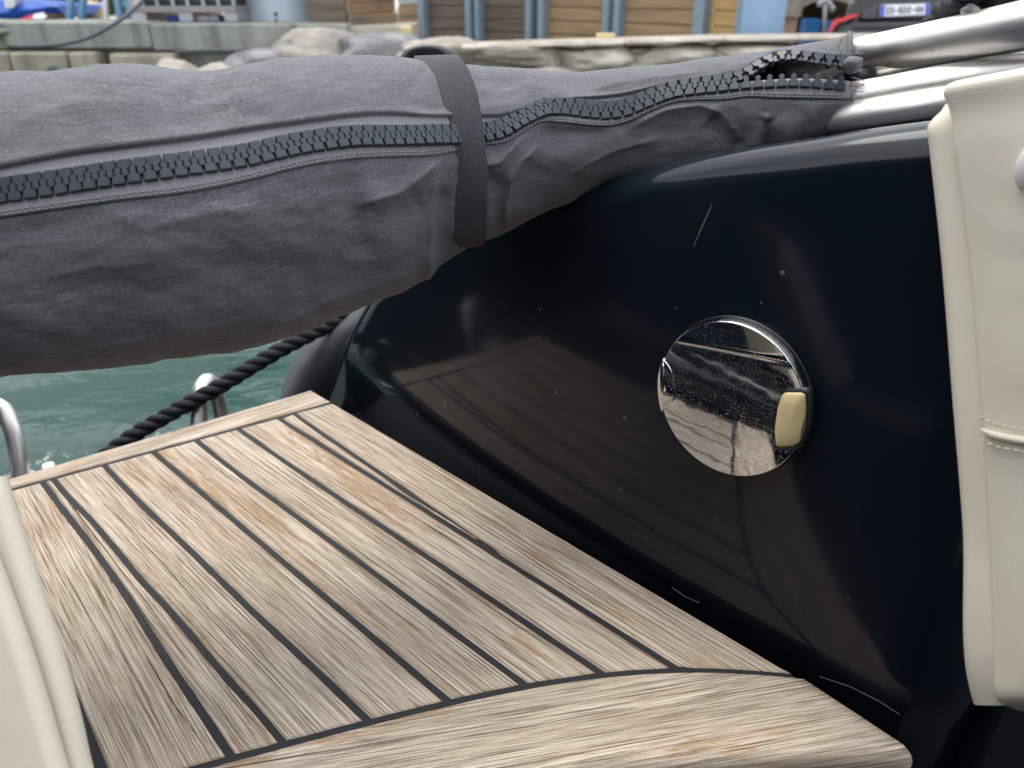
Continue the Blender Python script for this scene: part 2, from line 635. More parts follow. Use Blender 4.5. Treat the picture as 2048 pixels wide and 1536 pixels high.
boat = thing('boat_coaming', 'glossy navy boat side panel with a round chrome cap behind the teak platform', 'boat side', W0)
S_END, RE, RT = 0.675, 0.06, 0.021
np_, nq = 150, 110
V, UV = [], []
for i in range(np_):
    p = i / (np_ - 1)
    for j in range(nq):
        q = j / (nq - 1)
        # along s
        z_guess = -0.25 + q * 0.5
        # vertical profile : flat part, arc, deck
        s_lin = None
        if p < 0.8:
            sp_, bp = None, 0.0
            frac = p / 0.8
        else:
            frac = 1.0
        # s of the flat part
        s_hi = S_END - RE
        # ridge height needs s, iterate once
        s = s_left(0.1) + frac * (s_hi - s_left(0.1))
        ang = 0
        if p >= 0.8:
            a = (p - 0.8) / 0.2 * math.pi / 2
            s = s_hi + RE * math.sin(a); bp = RE * (1 - math.cos(a))
        if p < 0.8:
            zt_ = -0.30 + 0.6 * (q / 0.62) if q < 0.62 else 1.0
            s0 = s_left(min(zt_, c_top[1]))
            s = s0 + frac * (s_hi - s0)
        zr = float(cr(rs, rz, min(s, 0.62)))
        zf = zr - RT
        if q < 0.62:
            z = -0.30 + (zf + 0.30) * (q / 0.62); bq = 0
        elif q < 0.9:
            a = (q - 0.62) / 0.28 * R(98)
            z = zf + RT * math.sin(a); bq = RT * (1 - math.cos(a))
        else:
            t = (q - 0.9) / 0.1
            z = zf + RT * math.sin(R(98)) - 0.02 * t; bq = RT * (1 - math.cos(R(98))) + 0.25 * t
        if p < 0.8:
            s0 = s_left(min(z, c_top[1]))
            s = s0 + frac * (s_hi - s0)
            # soft rounding of the aft corner
            dd = s - s0
            if dd < 0.02: bp = 0.012 * (1 - dd / 0.02) ** 2
        low = max(0.0, 0.035 - z)
        bq += 0.22 * low * min(low / 0.05, 1)
        V.append(wp(s, bp + bq, z)); UV.append((s, z - bq))
mesh('side_panel', V, grid(np_, nq), M_wall, boat, True, UV)

# aft outer side beyond the corner
rows = []
for k, (t, sil) in enumerate(zip(np.linspace(0, 1, 7), [(745, 594), (690, 622), (640, 650), (605, 688), (580, 730), (565, 775), (556, 820)])):
    z = c_top[1] + t * (c_bot[1] - 0.01 - c_top[1])
    a = wp(s_left(z), 0.012, z)
    b = P(*sil, 1.03 + 0.05 * t)
    c = b + np.array([0.12, 0.14, -0.01]); d2 = b + np.array([0.5, 0.2, -0.05])
    row = []
    for u in np.linspace(0, 1, 14):
        m = a * (1 - u) + b * u
        m = m + np.array([-0.012, -0.03, 0.006]) * math.sin(math.pi * u) * t
        row.append(m)
    row += [b + (c - b) * 0.25 + np.array([-0.006, 0.0, 0]), b + (c - b) * 0.6, c, d2]
    rows.append(row)
last = [p + np.array([0, 0, -0.5]) for p in rows[-1]]
rows.append(last)
V = [p for r in rows for p in r]
mesh('outer_side', V, grid(len(rows), len(rows[0])), M_rubber, boat, True)
# raised edge line on the corner
tube('edge_trim', [wp(s_left(z) - 0.002, 0.010, z) for z in np.linspace(c_bot[1] - 0.04, c_top[1], 16)], 0.0022, M_rubber, boat, 8)


def sliver(name, pts, w, mat, parent, off=0.0006):
    """thin raised mark lying on the wall, given by photo positions"""
    sz = [wall_px(*p) for p in pts]
    V = []
    n = len(sz)
    for i, (s, z) in enumerate(sz):
        a = sz[max(i - 1, 0)]; b = sz[min(i + 1, n - 1)]
        t = np.array([b[0] - a[0], b[1] - a[1]]); t /= np.linalg.norm(t)
        ww = w * (0.35 + 0.65 * math.sin(math.pi * (i + 0.5) / n))
        for sg in (-1, 1):
            V.append(wp(s - t[1] * sg * ww, -off, z + t[0] * sg * ww))
        V.append(wp(s, -off * 1.6, z))
    fs = []
    for i in range(n - 1):
        o = 3 * i
        fs += [(o, o + 2, o + 5, o + 3), (o + 2, o + 1, o + 4, o + 5)]
    return mesh(name, V, fs, mat, parent)


sliver('scratch', [(1426, 405), (1418, 425), (1408, 447), (1398, 470), (1388, 493)], 0.0006, M_mark, boat)
for pts in ([(1640, 1352), (1700, 1372), (1760, 1402), (1800, 1428)], [(1345, 1174), (1370, 1192), (1400, 1205)],
            [(924, 930), (925, 940), (926, 950)], [(958, 930), (960, 942), (960, 952)], [(1095, 672), (1098, 678), (1098, 684)]):
    sliver('scratch', pts, 0.0004, M_mark, boat)


def blob(px, r, name='chip'):
    s, z = wall_px(*px)
    V = [wp(s, -0.0008, z)]
    for k in range(9):
        a = k / 9 * 2 * math.pi; rr = r * random.uniform(0.6, 1.15)
        V.append(wp(s + rr * math.cos(a), -0.0002, z + rr * math.sin(a)))
    mesh(name, V, [(0, k + 1, (k + 1) % 9 + 1) for k in range(9)], M_mark, boat)


for px, r in [((1565, 546), .0022), ((891, 808), .004), ((1080, 619), .0012), ((1250, 836), .0022), ((1112, 785), .003), ((835, 829), .0014), ((1523, 605), .0008)]:
    blob(px, r)

# opposite coaming on the far side of the walkway, same boat
W1 = onz(150, 1400) + nrm * 0.03
V, UV = [], []
prof = [(-0.02, -0.5), (0.0, -0.1), (0.0, 0.06), (0.004, 0.10), (0.02, 0.125), (0.05, 0.135), (0.45, 0.13), (0.47, -0.5)]
for s in np.linspace(-0.24, 0.27, 24):
    for b, z in prof:
        hgt = 1 if z < 0 else 0.5
        V.append(W1 + e * s + nrm * b + np.array([0, 0, z * hgt])); UV.append((s, z))
o = mesh('facing_panel', V, grid(24, len(prof)), M_wall, boat, True, UV)

box('rear_light_blocker', (-1.7, 1.7, -1.25, -1.1, -0.30, 1.25), M_dark, boat, bev=0.03)  # added behind the camera, out of view, to dim the sky there
box('unseen_dark_block', (-2.3, -1.35, -1.6, 1.45, -0.62, 1.0), M_matte, boat, bev=0.06)  # unseen block added so the panel and cap reflect something dark
box('unseen_dark_slab', (-0.5, 0.95, -1.8, -0.345, -0.2, -0.10), M_matte, boat, Matrix(((e[0], -nrm[0], 0, onz(655, 800)[0]), (e[1], -nrm[1], 0, onz(655, 800)[1]), (0, 0, 1, 0), (0, 0, 0, 1))))  # unseen slab added to keep bright water out of the chrome reflections
box('overhead_light_blocker', (-1.7, 1.7, -2.6, -0.75, 1.26, 1.34), M_dark, boat, bev=0.03)  # also unseen, added to block sky light from behind the camera
# ================================================================== CHROME CAP
def cap_build():
    cs, cz = wall_px(1452, 798, 0.0085)
    cen = wp(cs, 0, cz)
    up = np.array([0, 0, 1.0]) - nrm * LEAN; up /= np.linalg.norm(up)
    out = np.cross(e, up); out = out if out @ nrm > 0 else -out
    # local frame X=e, Y=up, Z=out
    M = Matrix(((e[0], up[0], out[0], cen[0]), (e[1], up[1], out[1], cen[1]), (e[2], up[2], out[2], cen[2]), (0, 0, 0, 1)))
    def loc(px, py):
        s, z = wall_px(px, py, 0.0085)
        return np.array([(s - cs), (z - cz) * math.sqrt(1 + LEAN**2)])
    top = loc(1440, 637); bot = loc(1470, 958)
    rad = np.linalg.norm(top - bot) / 2 * 0.975
    cc = (top + bot) / 2
    a, b = loc(1345, 678), loc(1562, 722)
    t = (b - a) / np.linalg.norm(b - a); nn = np.array([-t[1], t[0]])
    if nn[1] < 0: nn = -nn
    TH = 0.0095
    # polar grid face
    nr_, na = 90, 160
    V, fs = [], []
    def height(x, y):
        d = (np.array([x, y]) - a) @ nn
        k = 0.0016
        h = TH + 0.0009 * (1 - ((x - cc[0])**2 + (y - cc[1])**2) / rad**2)
        sm = 0.5 * (d + math.sqrt(d * d + k * k))
        bead = 0.00055 * math.exp(-(d / 0.0011) ** 2)
        return h - 0.012 * sm + bead
    for i in range(nr_):
        u = i / (nr_ - 1)
        rr = rad * (1 - (1 - u) ** 1.3) * 0.975
        for j in range(na):
            an = 2 * math.pi * j / na
            x, y = cc[0] + rr * math.cos(an), cc[1] + rr * math.sin(an)
            V.append((x, y, height(x, y)))
    # bevelled rim : rounded crease, sloping flank, short skirt
    for f_, dh in ((0.982, 0.0003), (0.988, 0.0008), (1.004, 0.0036), (1.012, 0.0050), (1.014, 0.0062), (1.012, 0.0090)):
        for j in range(na):
            an = 2 * math.pi * j / na
            x, y = cc[0] + rad * f_ * math.cos(an), cc[1] + rad * f_ * math.sin(an)
            h0 = height(cc[0] + rad * .975 * math.cos(an), cc[1] + rad * .975 * math.sin(an))
            V.append((x, y, h0 - dh))
    fs = grid(nr_ + 6, na, True)
    cap = mesh('round_cap', V, fs, M_chrome, boat, True, world=M)
    # dark gasket ring
    V = []
    for f_, h in ((0.9, 0.0004), (1.026, 0.0004), (1.028, 0.0012), (1.02, 0.0018), (0.93, 0.0026)):
        for j in range(64):
            an = 2 * math.pi * j / 64
            V.append((cc[0] + rad * f_ * math.cos(an), cc[1] + rad * f_ * math.sin(an), h))
    mesh('gasket', V, grid(5, 64, True), M_blackpl, cap, True, world=M)
    # thumb lid at the left edge : a lens-shaped raised plate
    c1 = loc(1300, 764); r1 = np.linalg.norm(loc(1354, 768) - c1)
    V = [];
    nth = 40
    ring = []
    for j in range(nth):
        an = -R(78) + j / (nth - 1) * R(156)
        ring.append((c1[0] + r1 * math.cos(an), c1[1] + r1 * math.sin(an)))
    # close along the cap's own rim
    pA, pB = np.array(ring[-1]), np.array(ring[0])
    angA = math.atan2(pA[1] - cc[1], pA[0] - cc[0]) % (2 * math.pi); angB = math.atan2(pB[1] - cc[1], pB[0] - cc[0]) % (2 * math.pi)
    for j in range(1, 20):
        an = angA + (angB - angA) * j / 20
        ring.append((cc[0] + rad * 1.004 * math.cos(an), cc[1] + rad * 1.004 * math.sin(an)))
    ring = [(cc[0] + (x - cc[0]) * min(1, rad * 1.004 / math.hypot(x - cc[0], y - cc[1])), cc[1] + (y - cc[1]) * min(1, rad * 1.004 / math.hypot(x - cc[0], y - cc[1]))) for x, y in ring]
    mid = np.mean(ring, axis=0)
    nrg = len(ring)
    for sc_, h in ((1.0, -0.006), (1.0, 0.0006), (0.985, 0.0010), (0.95, 0.0011), (0.6, 0.0012), (0.2, 0.0012)):
        for x, y in ring:
            xx, yy = mid[0] + (x - mid[0]) * sc_, mid[1] + (y - mid[1]) * sc_
            V.append((xx, yy, height(xx, yy) + h))
    fs = grid(6, nrg, True)
    fs.append(tuple(5 * nrg + j for j in range(nrg)))
    mesh('thumb_plate', V, fs, M_chrome, cap, True, world=M)
    # yellowed latch on the right
    pts = [loc(*p) for p in [(1569, 786), (1612, 787), (1614, 820), (1610, 860), (1598, 891), (1556, 893), (1553, 860), (1559, 815)]]
    cen2 = np.mean(pts, axis=0)
    V = []
    lay = [(1.04, 0.001), (1.04, TH - 0.001), (1.0, TH + 0.0018), (0.93, TH + 0.0026), (0.55, TH + 0.0034), (0.15, TH + 0.0036)]
    dense = []
    for i in range(len(pts)):
        p, q = pts[i], pts[(i + 1) % len(pts)]
        for k in range(5): dense.append(p + (q - p) * k / 5)
    dense = np.array(dense)
    for _ in range(1): dense = (np.roll(dense, 1, 0) + 2 * dense + np.roll(dense, -1, 0)) / 4
    xr = max(d[0] for d in dense)
    for sc_, h in lay:
        for d in dense:
            x, y = cen2 + (d - cen2) * sc_
            k = max(0, (x - (cen2[0] + 0.25 * (xr - cen2[0]))))
            V.append((x, y, h - (0.5 * k if h > 0.004 else 0)))
    fs = grid(len(lay), len(dense), True); fs.append(tuple((len(lay) - 1) * len(dense) + j for j in range(len(dense))))
    mesh('latch', V, fs, M_ivory, cap, True, world=M)
    # dark joint round the latch
    V = []
    for sc_, h in ((1.16, 0.002), (1.16, TH + 0.0004), (1.02, TH + 0.0004)):
        for d in dense:
            x, y = cen2 + (d - cen2) * sc_
            V.append((x, y, h))
    mesh('latch_recess', V, grid(3, len(dense), True), M_blackpl, cap, True, world=M)


cap_build()

# ================================================================== TEAK PLATFORM
A_ = e[:2]; B_ = -nrm[:2]
O_ = onz(655, 800)[:2]


def ab(x, y):
    p = onz(x, y)[:2] - O_
    return np.array([p @ A_, p @ B_])


def to3(a, b, z):
    q = O_ + A_ * a + B_ * b
    return (q[0], q[1], z)


teak = thing('teak_platform', 'weathered teak boarding platform with black caulked seams beside the navy boat side', 'deck', to3(0.25, -0.15, 0))
seam_px = [
    [(-40, 958), (-18, 988), (150, 1400), (190, 1500), (240, 1620)],
    [(70, 945), (86, 965), (117, 1007), (160, 1062), (200, 1115), (240, 1172), (280, 1234), (319, 1297), (360, 1360), (407, 1429), (462, 1512), (520, 1600)],
    [(92, 943), (107, 959), (133, 990), (177, 1034), (225, 1090), (283, 1160), (338, 1219), (400, 1291), (457, 1359), (510, 1417), (562, 1479), (640, 1570)],
    [(190, 911), (210, 932), (260, 985), (350, 1071), (432, 1150), (518, 1234), (600, 1310), (733, 1437), (800, 1500)],
    [(285, 885), (305, 902), (600, 1151), (895, 1400), (960, 1455)],
    [(375, 865), (395, 882), (720, 1124), (1048, 1367), (1120, 1420)],
    [(450, 838), (475, 856), (842, 1104), (1210, 1350), (1290, 1404)],
    [(525, 815), (550, 831), (985, 1104), (1360, 1340), (1440, 1390)],
]
seams = [np.array([ab(*p) for p in s]) for s in seam_px]
edge_b = lambda a: 0.0 + 0 * a
for s in seams: pass


def bseam(k, a):
    s = seams[k]
    return np.interp(a, s[:, 0], s[:, 1]) if False else cr(s[:, 0], s[:, 1], a)


h_pts = np.array([ab(*p) for p in [(570, 812), (592, 829), (760, 945), (985, 1100)]])
far_pts = np.array([ab(*p) for p in [(-60, 1001), (0, 984), (330, 894), (660, 806)]])
near_pts = np.array([ab(*p) for p in [(150, 1610), (400, 1532), (575, 1488), (740, 1443), (895, 1403), (1050, 1372), (1210, 1352), (1365, 1338), (1480, 1341), (1590, 1352)]])
ff = np.polyfit(far_pts[:, 1], far_pts[:, 0], 1)
nf = np.polyfit(near_pts[:, 1], near_pts[:, 0], 4)
far_a = lambda b: np.polyval(ff, b)
near_a = lambda b: np.polyval(nf, b)
# outer (far) edge of the far board
fe = np.array([ab(*p) for p in [(-160, 1008), (0, 964), (320, 870), (620, 780)]])
fef = np.polyfit(fe[:, 1], fe[:, 0], 1)
fare_a = lambda b: np.polyval(fef, b)
HG = 0.0026
LEFT = lambda a: bseam(0, a)


GR = (onz(620, 780) - onz(0, 964))[:2]; GR = GR / np.linalg.norm(GR)
GN = (onz(1400, 1379) - onz(800, 1481))[:2]; GN = GN / np.linalg.norm(GN)


def plank(outline, name='plank', grain=0, gd=None, th=0.016, wob=0.00035, z0=0.0, bev=0.0012):
    """outline: list of (a,b) going round; extruded, with a worn bevel"""
    pts = []
    n = len(outline)
    for i in range(n):
        p, q = np.array(outline[i]), np.array(outline[(i + 1) % n])
        L = np.linalg.norm(q - p)
        m = max(1, int(L / 0.012))
        for k in range(m): pts.append(p + (q - p) * k / m)
    pts = np.array(pts)
    area = 0.5 * np.sum(pts[:, 0] * np.roll(pts[:, 1], -1) - np.roll(pts[:, 0], -1) * pts[:, 1])
    if area < 0: pts = pts[::-1]
    t = np.roll(pts, -1, 0) - np.roll(pts, 1, 0)
    t /= np.maximum(np.linalg.norm(t, axis=1), 1e-9)[:, None]
    nin = np.stack([-t[:, 1], t[:, 0]], 1)
    pts = pts + nin * np.array([wob * noise.noise(Vector((p[0] * 60, p[1] * 60, 3.1))) for p in pts])[:, None]
    m = len(pts)
    bm = bmesh.new()
    uvl = bm.loops.layers.uv.new('UVMap')
    top = [bm.verts.new(to3(*(p + d * bev), z0)) for p, d in zip(pts, nin)]
    mid_ = [bm.verts.new(to3(*p, z0 - bev * 0.8)) for p in pts]
    lo = [bm.verts.new(to3(*p, z0 - th)) for p in pts]
    bm.faces.new(top)
    for i in range(m):
        j = (i + 1) % m
        bm.faces.new((mid_[i], mid_[j], top[j], top[i]))
        bm.faces.new((lo[i], lo[j], mid_[j], mid_[i]))
    for f in bm.faces:
        for l in f.loops:
            q = np.array(l.vert.co[:2]) - O_
            u, v = (q @ A_, q @ B_) if gd is None else (q @ gd, q @ np.array([-gd[1], gd[0]]))
            if grain:
                q = np.array(l.vert.co[:2]); u, v = q @ GR, q @ np.array([-GR[1], GR[0]])
            l[uvl].uv = (u, v + l.vert.co.z)
    return bmobj(name, bm, M_teak, teak)


def strip(bl, br, ga=0.003, hl=HG, hr=HG, n=60):
    """polygon between two seam functions b(a), ends at far and near seams"""
    L, Rr = [], []
    for fn, sg, out in ((bl, hl, L), (br, -hr, Rr)):
        a0 = far_a(fn(0.0) + sg) + ga
        for _ in range(6): a0 = far_a(fn(a0) + sg) + ga
        a1 = near_a(fn(0.5)) - ga
        for _ in range(12): a1 = 0.5 * a1 + 0.5 * (near_a(fn(a1) + sg) - ga)
        for a in np.linspace(a0, a1, n): out.append((a, float(fn(a)) + sg))
    # near end follows the curved seam
    bL, bR = L[-1][1], Rr[-1][1]
    endc = [(near_a(b) - ga, b) for b in np.linspace(bL, bR, 10)[1:-1]]
    return L + endc + Rr[::-1]


fs_ = [lambda a, k=k: bseam(k, a) for k in range(8)]
for k in range(7):
    hw = {1: 0.0027, 2: 0.0025}
    d_ = np.array([0.45, 0.5 * float(fs_[k](0.5) + fs_[k + 1](0.5)) - 0.5 * float(fs_[k](0.05) + fs_[k + 1](0.05))])
    d_ = A_ * d_[0] + B_ * d_[1]; d_ /= np.linalg.norm(d_)
    plank(strip(fs_[k], fs_[k + 1], hl=hw.get(k, HG), hr=hw.get(k + 1, HG)), gd=d_)
# thin wedge between the last two seams and the board along the wall
hb = lambda a: cr(h_pts[:, 0], h_pts[:, 1], a)
aj = h_pts[-1][0]
a0 = far_a(h_pts[1][1]) + 0.003
W = []
for a in np.linspace(a0, aj - 0.02, 30): W.append((a, float(bseam(7, a)) + HG))
for a in np.linspace(aj - 0.02, a0, 30):
    W.append((a, max(float(hb(a)) - HG * 0.9, float(bseam(7, a)) + HG + 0.0006)))
plank(W)
side = []
aa0 = far_a(hb(0.03)) + 0.003
for a in np.linspace(aa0, 0.99 * aj, 25): side.append((a, float(hb(a)) + HG))
a_end = near_a(float(bseam(7, 0.5))) - 0.003
for a in np.linspace(1.03 * aj, a_end, 25): side.append((a, float(bseam(7, a)) + HG))
bR = -0.0005
for b in np.linspace(side[-1][1], bR, 8)[1:]: side.append((near_a(b) - 0.003, b))
side.append((far_a(bR) + 0.003, bR))
plank(side)
# far border board
bl_far = float(LEFT(far_a(-0.30)))
pl = [(fare_a(b), b) for b in np.linspace(bl_far, 0.0, 20)] + [(far_a(b) - 0.0022, b) for b in np.linspace(0.0, bl_far, 20)]
plank(pl, grain=1)
# near border board : curved inner edge, rounded outer edge
near_edge = np.array([ab(*p) for p in [(100, 1800), (500, 1675), (900, 1590), (1250, 1540), (1500, 1515), (1700, 1508), (1822, 1512)]])
nef = np.polyfit(near_edge[:, 1], near_edge[:, 0], 3)
neare_a = lambda b: np.polyval(nef, b)
bl_n = float(LEFT(0.5)) + 0.0
b_r0, b_r1 = 0.001, ab(1822, 1500)[1]
V, UV, nb, npf = [], [], 60, 16
for i in range(nb):
    t = i / (nb - 1)
    b_in = bl_n + t * (b_r0 - bl_n); b_out = bl_n + t * (b_r1 - bl_n)
    a_in = near_a(b_in) + 0.0026; a_o = neare_a(b_out)
    if i == nb - 1: a_o -= 0.002
    prof = [(0, -0.016), (0, -0.001), (0.0012, 0.0)]
    Lw = a_o - a_in
    RR = 0.010
    for q in np.linspace(0.15, 1, 5): prof.append((q * (Lw - RR), 0.0))
    for q in np.linspace(15, 90, 6): prof.append((Lw - RR + RR * math.sin(R(q)), -RR * (1 - math.cos(R(q)))))
    prof += [(Lw, -0.024), (Lw - 0.004, -0.028)]
    for (da, z) in prof:
        tt = da / Lw
        b = b_in + (b_out - b_in) * tt
        V.append(to3(a_in + da, b, z + (0.0004 * noise.noise(Vector((b * 40, da * 60, 1))) if z > -0.002 else 0)))
        q_ = np.array(V[-1][:2]); UV.append((q_ @ GN, q_ @ np.array([GN[1], -GN[0]]) - z))
npf = len(prof)
fs = grid(nb, npf)
fs.append(tuple((nb - 1) * npf + j for j in range(npf)))
mesh('plank', V, fs, M_teak, teak, True, UV)
# long drying cracks
for pts in ([(176, 978), (215, 1014), (330, 1132), (430, 1246), (520, 1342), (636, 1460)], [(330, 1385), (368, 1435), (398, 1478), (430, 1522)], [(60, 1040), (95, 1100), (130, 1170), (165, 1225)], [(600, 1010), (680, 1075), (760, 1135)]):
    q_ = resample([onz(*p) for p in pts], 60)
    V = []
    for i, c_ in enumerate(q_):
        t = q_[min(i + 1, 59)] - q_[max(i - 1, 0)]; t /= np.linalg.norm(t)
        w_ = 0.00035 * (0.25 + abs(noise.noise(Vector((i * 0.13, pts[0][0], 0))))) * math.sin(math.pi * (i + .5) / 60) + 0.00008
        jx = 0.0005 * noise.noise(Vector((i * 0.1, pts[0][1], 3)))
        n_ = np.array([-t[1], t[0], 0])
        V += [c_ + n_ * (jx - w_) + [0, 0, 0.00012], c_ + n_ * (jx + w_) + [0, 0, 0.00012]]
    mesh('crack', V, grid(60, 2), M_crack, teak, False)
# caulk sheet between the planks
bl = [(far_a(b) - 0.012, b) for b in np.linspace(bl_far - 0.004, -0.002, 20)]
br = [(near_a(b) + 0.012, b) for b in np.linspace(-0.001, bl_n, 30)]
bm = bmesh.new()
bm.faces.new([bm.verts.new(to3(a, b, -0.0009)) for a, b in bl + br])
bmobj('caulking', bm, M_caulk, teak)
# end of the curved seam, spilling at the wall side
# moulding under the boards
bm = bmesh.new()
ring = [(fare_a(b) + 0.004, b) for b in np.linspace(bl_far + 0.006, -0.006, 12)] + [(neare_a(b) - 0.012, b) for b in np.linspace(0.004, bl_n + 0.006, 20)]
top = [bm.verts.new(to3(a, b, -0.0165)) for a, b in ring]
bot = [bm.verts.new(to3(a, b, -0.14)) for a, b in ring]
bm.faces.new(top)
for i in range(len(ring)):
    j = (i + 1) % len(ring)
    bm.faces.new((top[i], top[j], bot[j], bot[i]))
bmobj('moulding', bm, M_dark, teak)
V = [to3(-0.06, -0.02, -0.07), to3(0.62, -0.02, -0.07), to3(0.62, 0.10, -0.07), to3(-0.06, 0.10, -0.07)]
mesh('gap_floor', [(*v[:2], z) for z in (-0.07, -0.2) for v in V], [(0, 1, 2, 3), (4, 5, 6, 7)[::-1], (0, 4, 5, 1), (1, 5, 6, 2), (2, 6, 7, 3), (3, 7, 4, 0)], M_dark, teak, False)  # dark sheet added so the gap looks black and no water shows
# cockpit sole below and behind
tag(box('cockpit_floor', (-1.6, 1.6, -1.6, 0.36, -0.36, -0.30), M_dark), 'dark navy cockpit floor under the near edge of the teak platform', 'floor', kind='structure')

# ================================================================== BIMINI COVER
ST = [  # top px, bottom px, centre depth
    (-950, 240, -950, 905, .425), (-560, 196, -555, 840, .44), (-260, 172, -250, 792, .452), (-120, 164, -100, 776, .456), (0, 158, 30, 757, .462), (130, 159, 180, 742, .468), (270, 146, 325, 731, .475),
    (405, 159, 440, 716, .485), (560, 140, 590, 672, .503), (700, 128, 720, 613, .52), (800, 132, 818, 577, .538),
    (846, 134, 860, 552, .546), (875, 136, 893, 526, .553), (905, 137, 932, 500, .56), (960, 138, 1000, 472, .57),
    (1060, 146, 1100, 420, .58), (1150, 151, 1200, 394, .585), (1290, 141, 1330, 364, .575), (1400, 128, 1440, 342, .56),
    (1500, 113, 1535, 322, .547), (1600, 94, 1635, 300, .537), (1705, 74, 1712, 262, .53)]
ST = np.array(ST, float)
us = (ST[:, 0] + ST[:, 2]) / 2
U0, U1 = us[0], us[-1]


def axis_frame(u):
    tx, ty, bx, by, d = (cr(us, ST[:, k], u) for k in range(5))
    T = np.stack([(tx - CX) / F, cP + (CY - ty) / F * sP, -sP + (CY - ty) / F * cP], -1) * d[..., None] + C0
    Bm = np.stack([(bx - CX) / F, cP + (CY - by) / F * sP, -sP + (CY - by) / F * cP], -1) * d[..., None] + C0
    c = (T + Bm) / 2
    up = (T - Bm) / 2
    r = np.linalg.norm(up, axis=-1)
    up = up / r[..., None]
    fr = C0 - c
    fr = fr - up * np.sum(fr * up, -1)[..., None]
    fr /= np.linalg.norm(fr, axis=-1)[..., None]
    return c, up, fr, r * 0.985


def surf(u, ph, off=0.0):
    c, up, fr, r = axis_frame(np.asarray(u, float))
    k = (r + off)[..., None]
    return c + k * np.sin(ph)[..., None] * up + (r * 0.92 + off)[..., None] * np.cos(ph)[..., None] * fr


def snorm(u, ph):
    c, up, fr, r = axis_frame(np.asarray(u, float))
    n_ = np.sin(ph)[..., None] * up + np.cos(ph)[..., None] * fr
    return n_ / np.linalg.norm(n_, axis=-1)[..., None]


curve = {
    'fold': [(-950, 520), (-500, 436), (-200, 374), (0, 336), (125, 312), (250, 295), (375, 280), (500, 260), (610, 245), (700, 233), (760, 229), (880, 234), (950, 233), (1000, 233), (1050, 220), (1090, 208), (1140, 200), (1200, 196), (1250, 190), (1300, 179), (1350, 167), (1400, 159), (1450, 152), (1480, 144), (1510, 128), (1540, 112), (1580, 106), (1620, 109), (1660, 115), (1700, 119)],
    'up': [(-950, 556), (-500, 474), (-200, 416), (0, 383), (125, 365), (250, 346), (375, 330), (490, 313), (600, 289), (700, 275), (800, 273), (870, 271), (960, 267), (1000, 259), (1050, 233), (1090, 217), (1120, 215), (1175, 220), (1210, 222), (1250, 217), (1290, 202), (1350, 181), (1400, 174), (1450, 168), (1480, 160), (1510, 146), (1540, 127), (1580, 119), (1620, 124), (1655, 129), (1700, 132)],
    'lowr': [(-950, 556), (-500, 474), (-200, 416), (0, 383), (125, 365), (250, 346), (375, 330), (490, 313), (600, 289), (700, 275), (800, 273), (870, 271), (960, 267), (1000, 259), (1050, 233), (1090, 217), (1120, 215), (1175, 220), (1210, 222), (1250, 217), (1290, 202), (1350, 182), (1400, 175), (1450, 169), (1490, 164), (1540, 160), (1600, 157), (1640, 158), (1700, 162)],
    'low': [(-950, 606), (-500, 524), (-200, 466), (0, 435), (125, 417), (250, 400), (375, 385), (500, 360), (600, 335), (700, 319), (760, 315), (880, 309), (960, 291), (1020, 281), (1050, 262), (1080, 245), (1120, 245), (1180, 251), (1220, 252), (1260, 242), (1300, 223), (1350, 205), (1400, 201), (1450, 200), (1500, 194), (1540, 196), (1600, 197), (1700, 197)],
}
NU = 520
UU = np.linspace(U0, U1, NU)
PHS = np.linspace(R(-85), R(100), 240)
gu, gp = np.meshgrid(UU, PHS, indexing='ij')
PXG = proj(surf(gu, gp))
phi = {}
for k, pts in curve.items():
    pts = np.array(pts, float)
    yt = cr(pts[:, 0], pts[:, 1], PXG[..., 0])
    df = PXG[..., 1] - yt                 # decreases with phi
    out = []
    for i in range(NU):
        row = df[i]
        idx = np.where((row[:-1] > 0) & (row[1:] <= 0))[0]
        if len(idx):
            j = idx[0]; t = row[j] / (row[j] - row[j + 1]); out.append(PHS[j] + t * (PHS[j + 1] - PHS[j]))
        else:
            out.append(PHS[np.argmin(np.abs(row))])
    a = np.array(out)
    ker = np.ones(5) / 5
    phi[k] = np.convolve(np.pad(a, 2, mode='edge'), ker, 'valid')

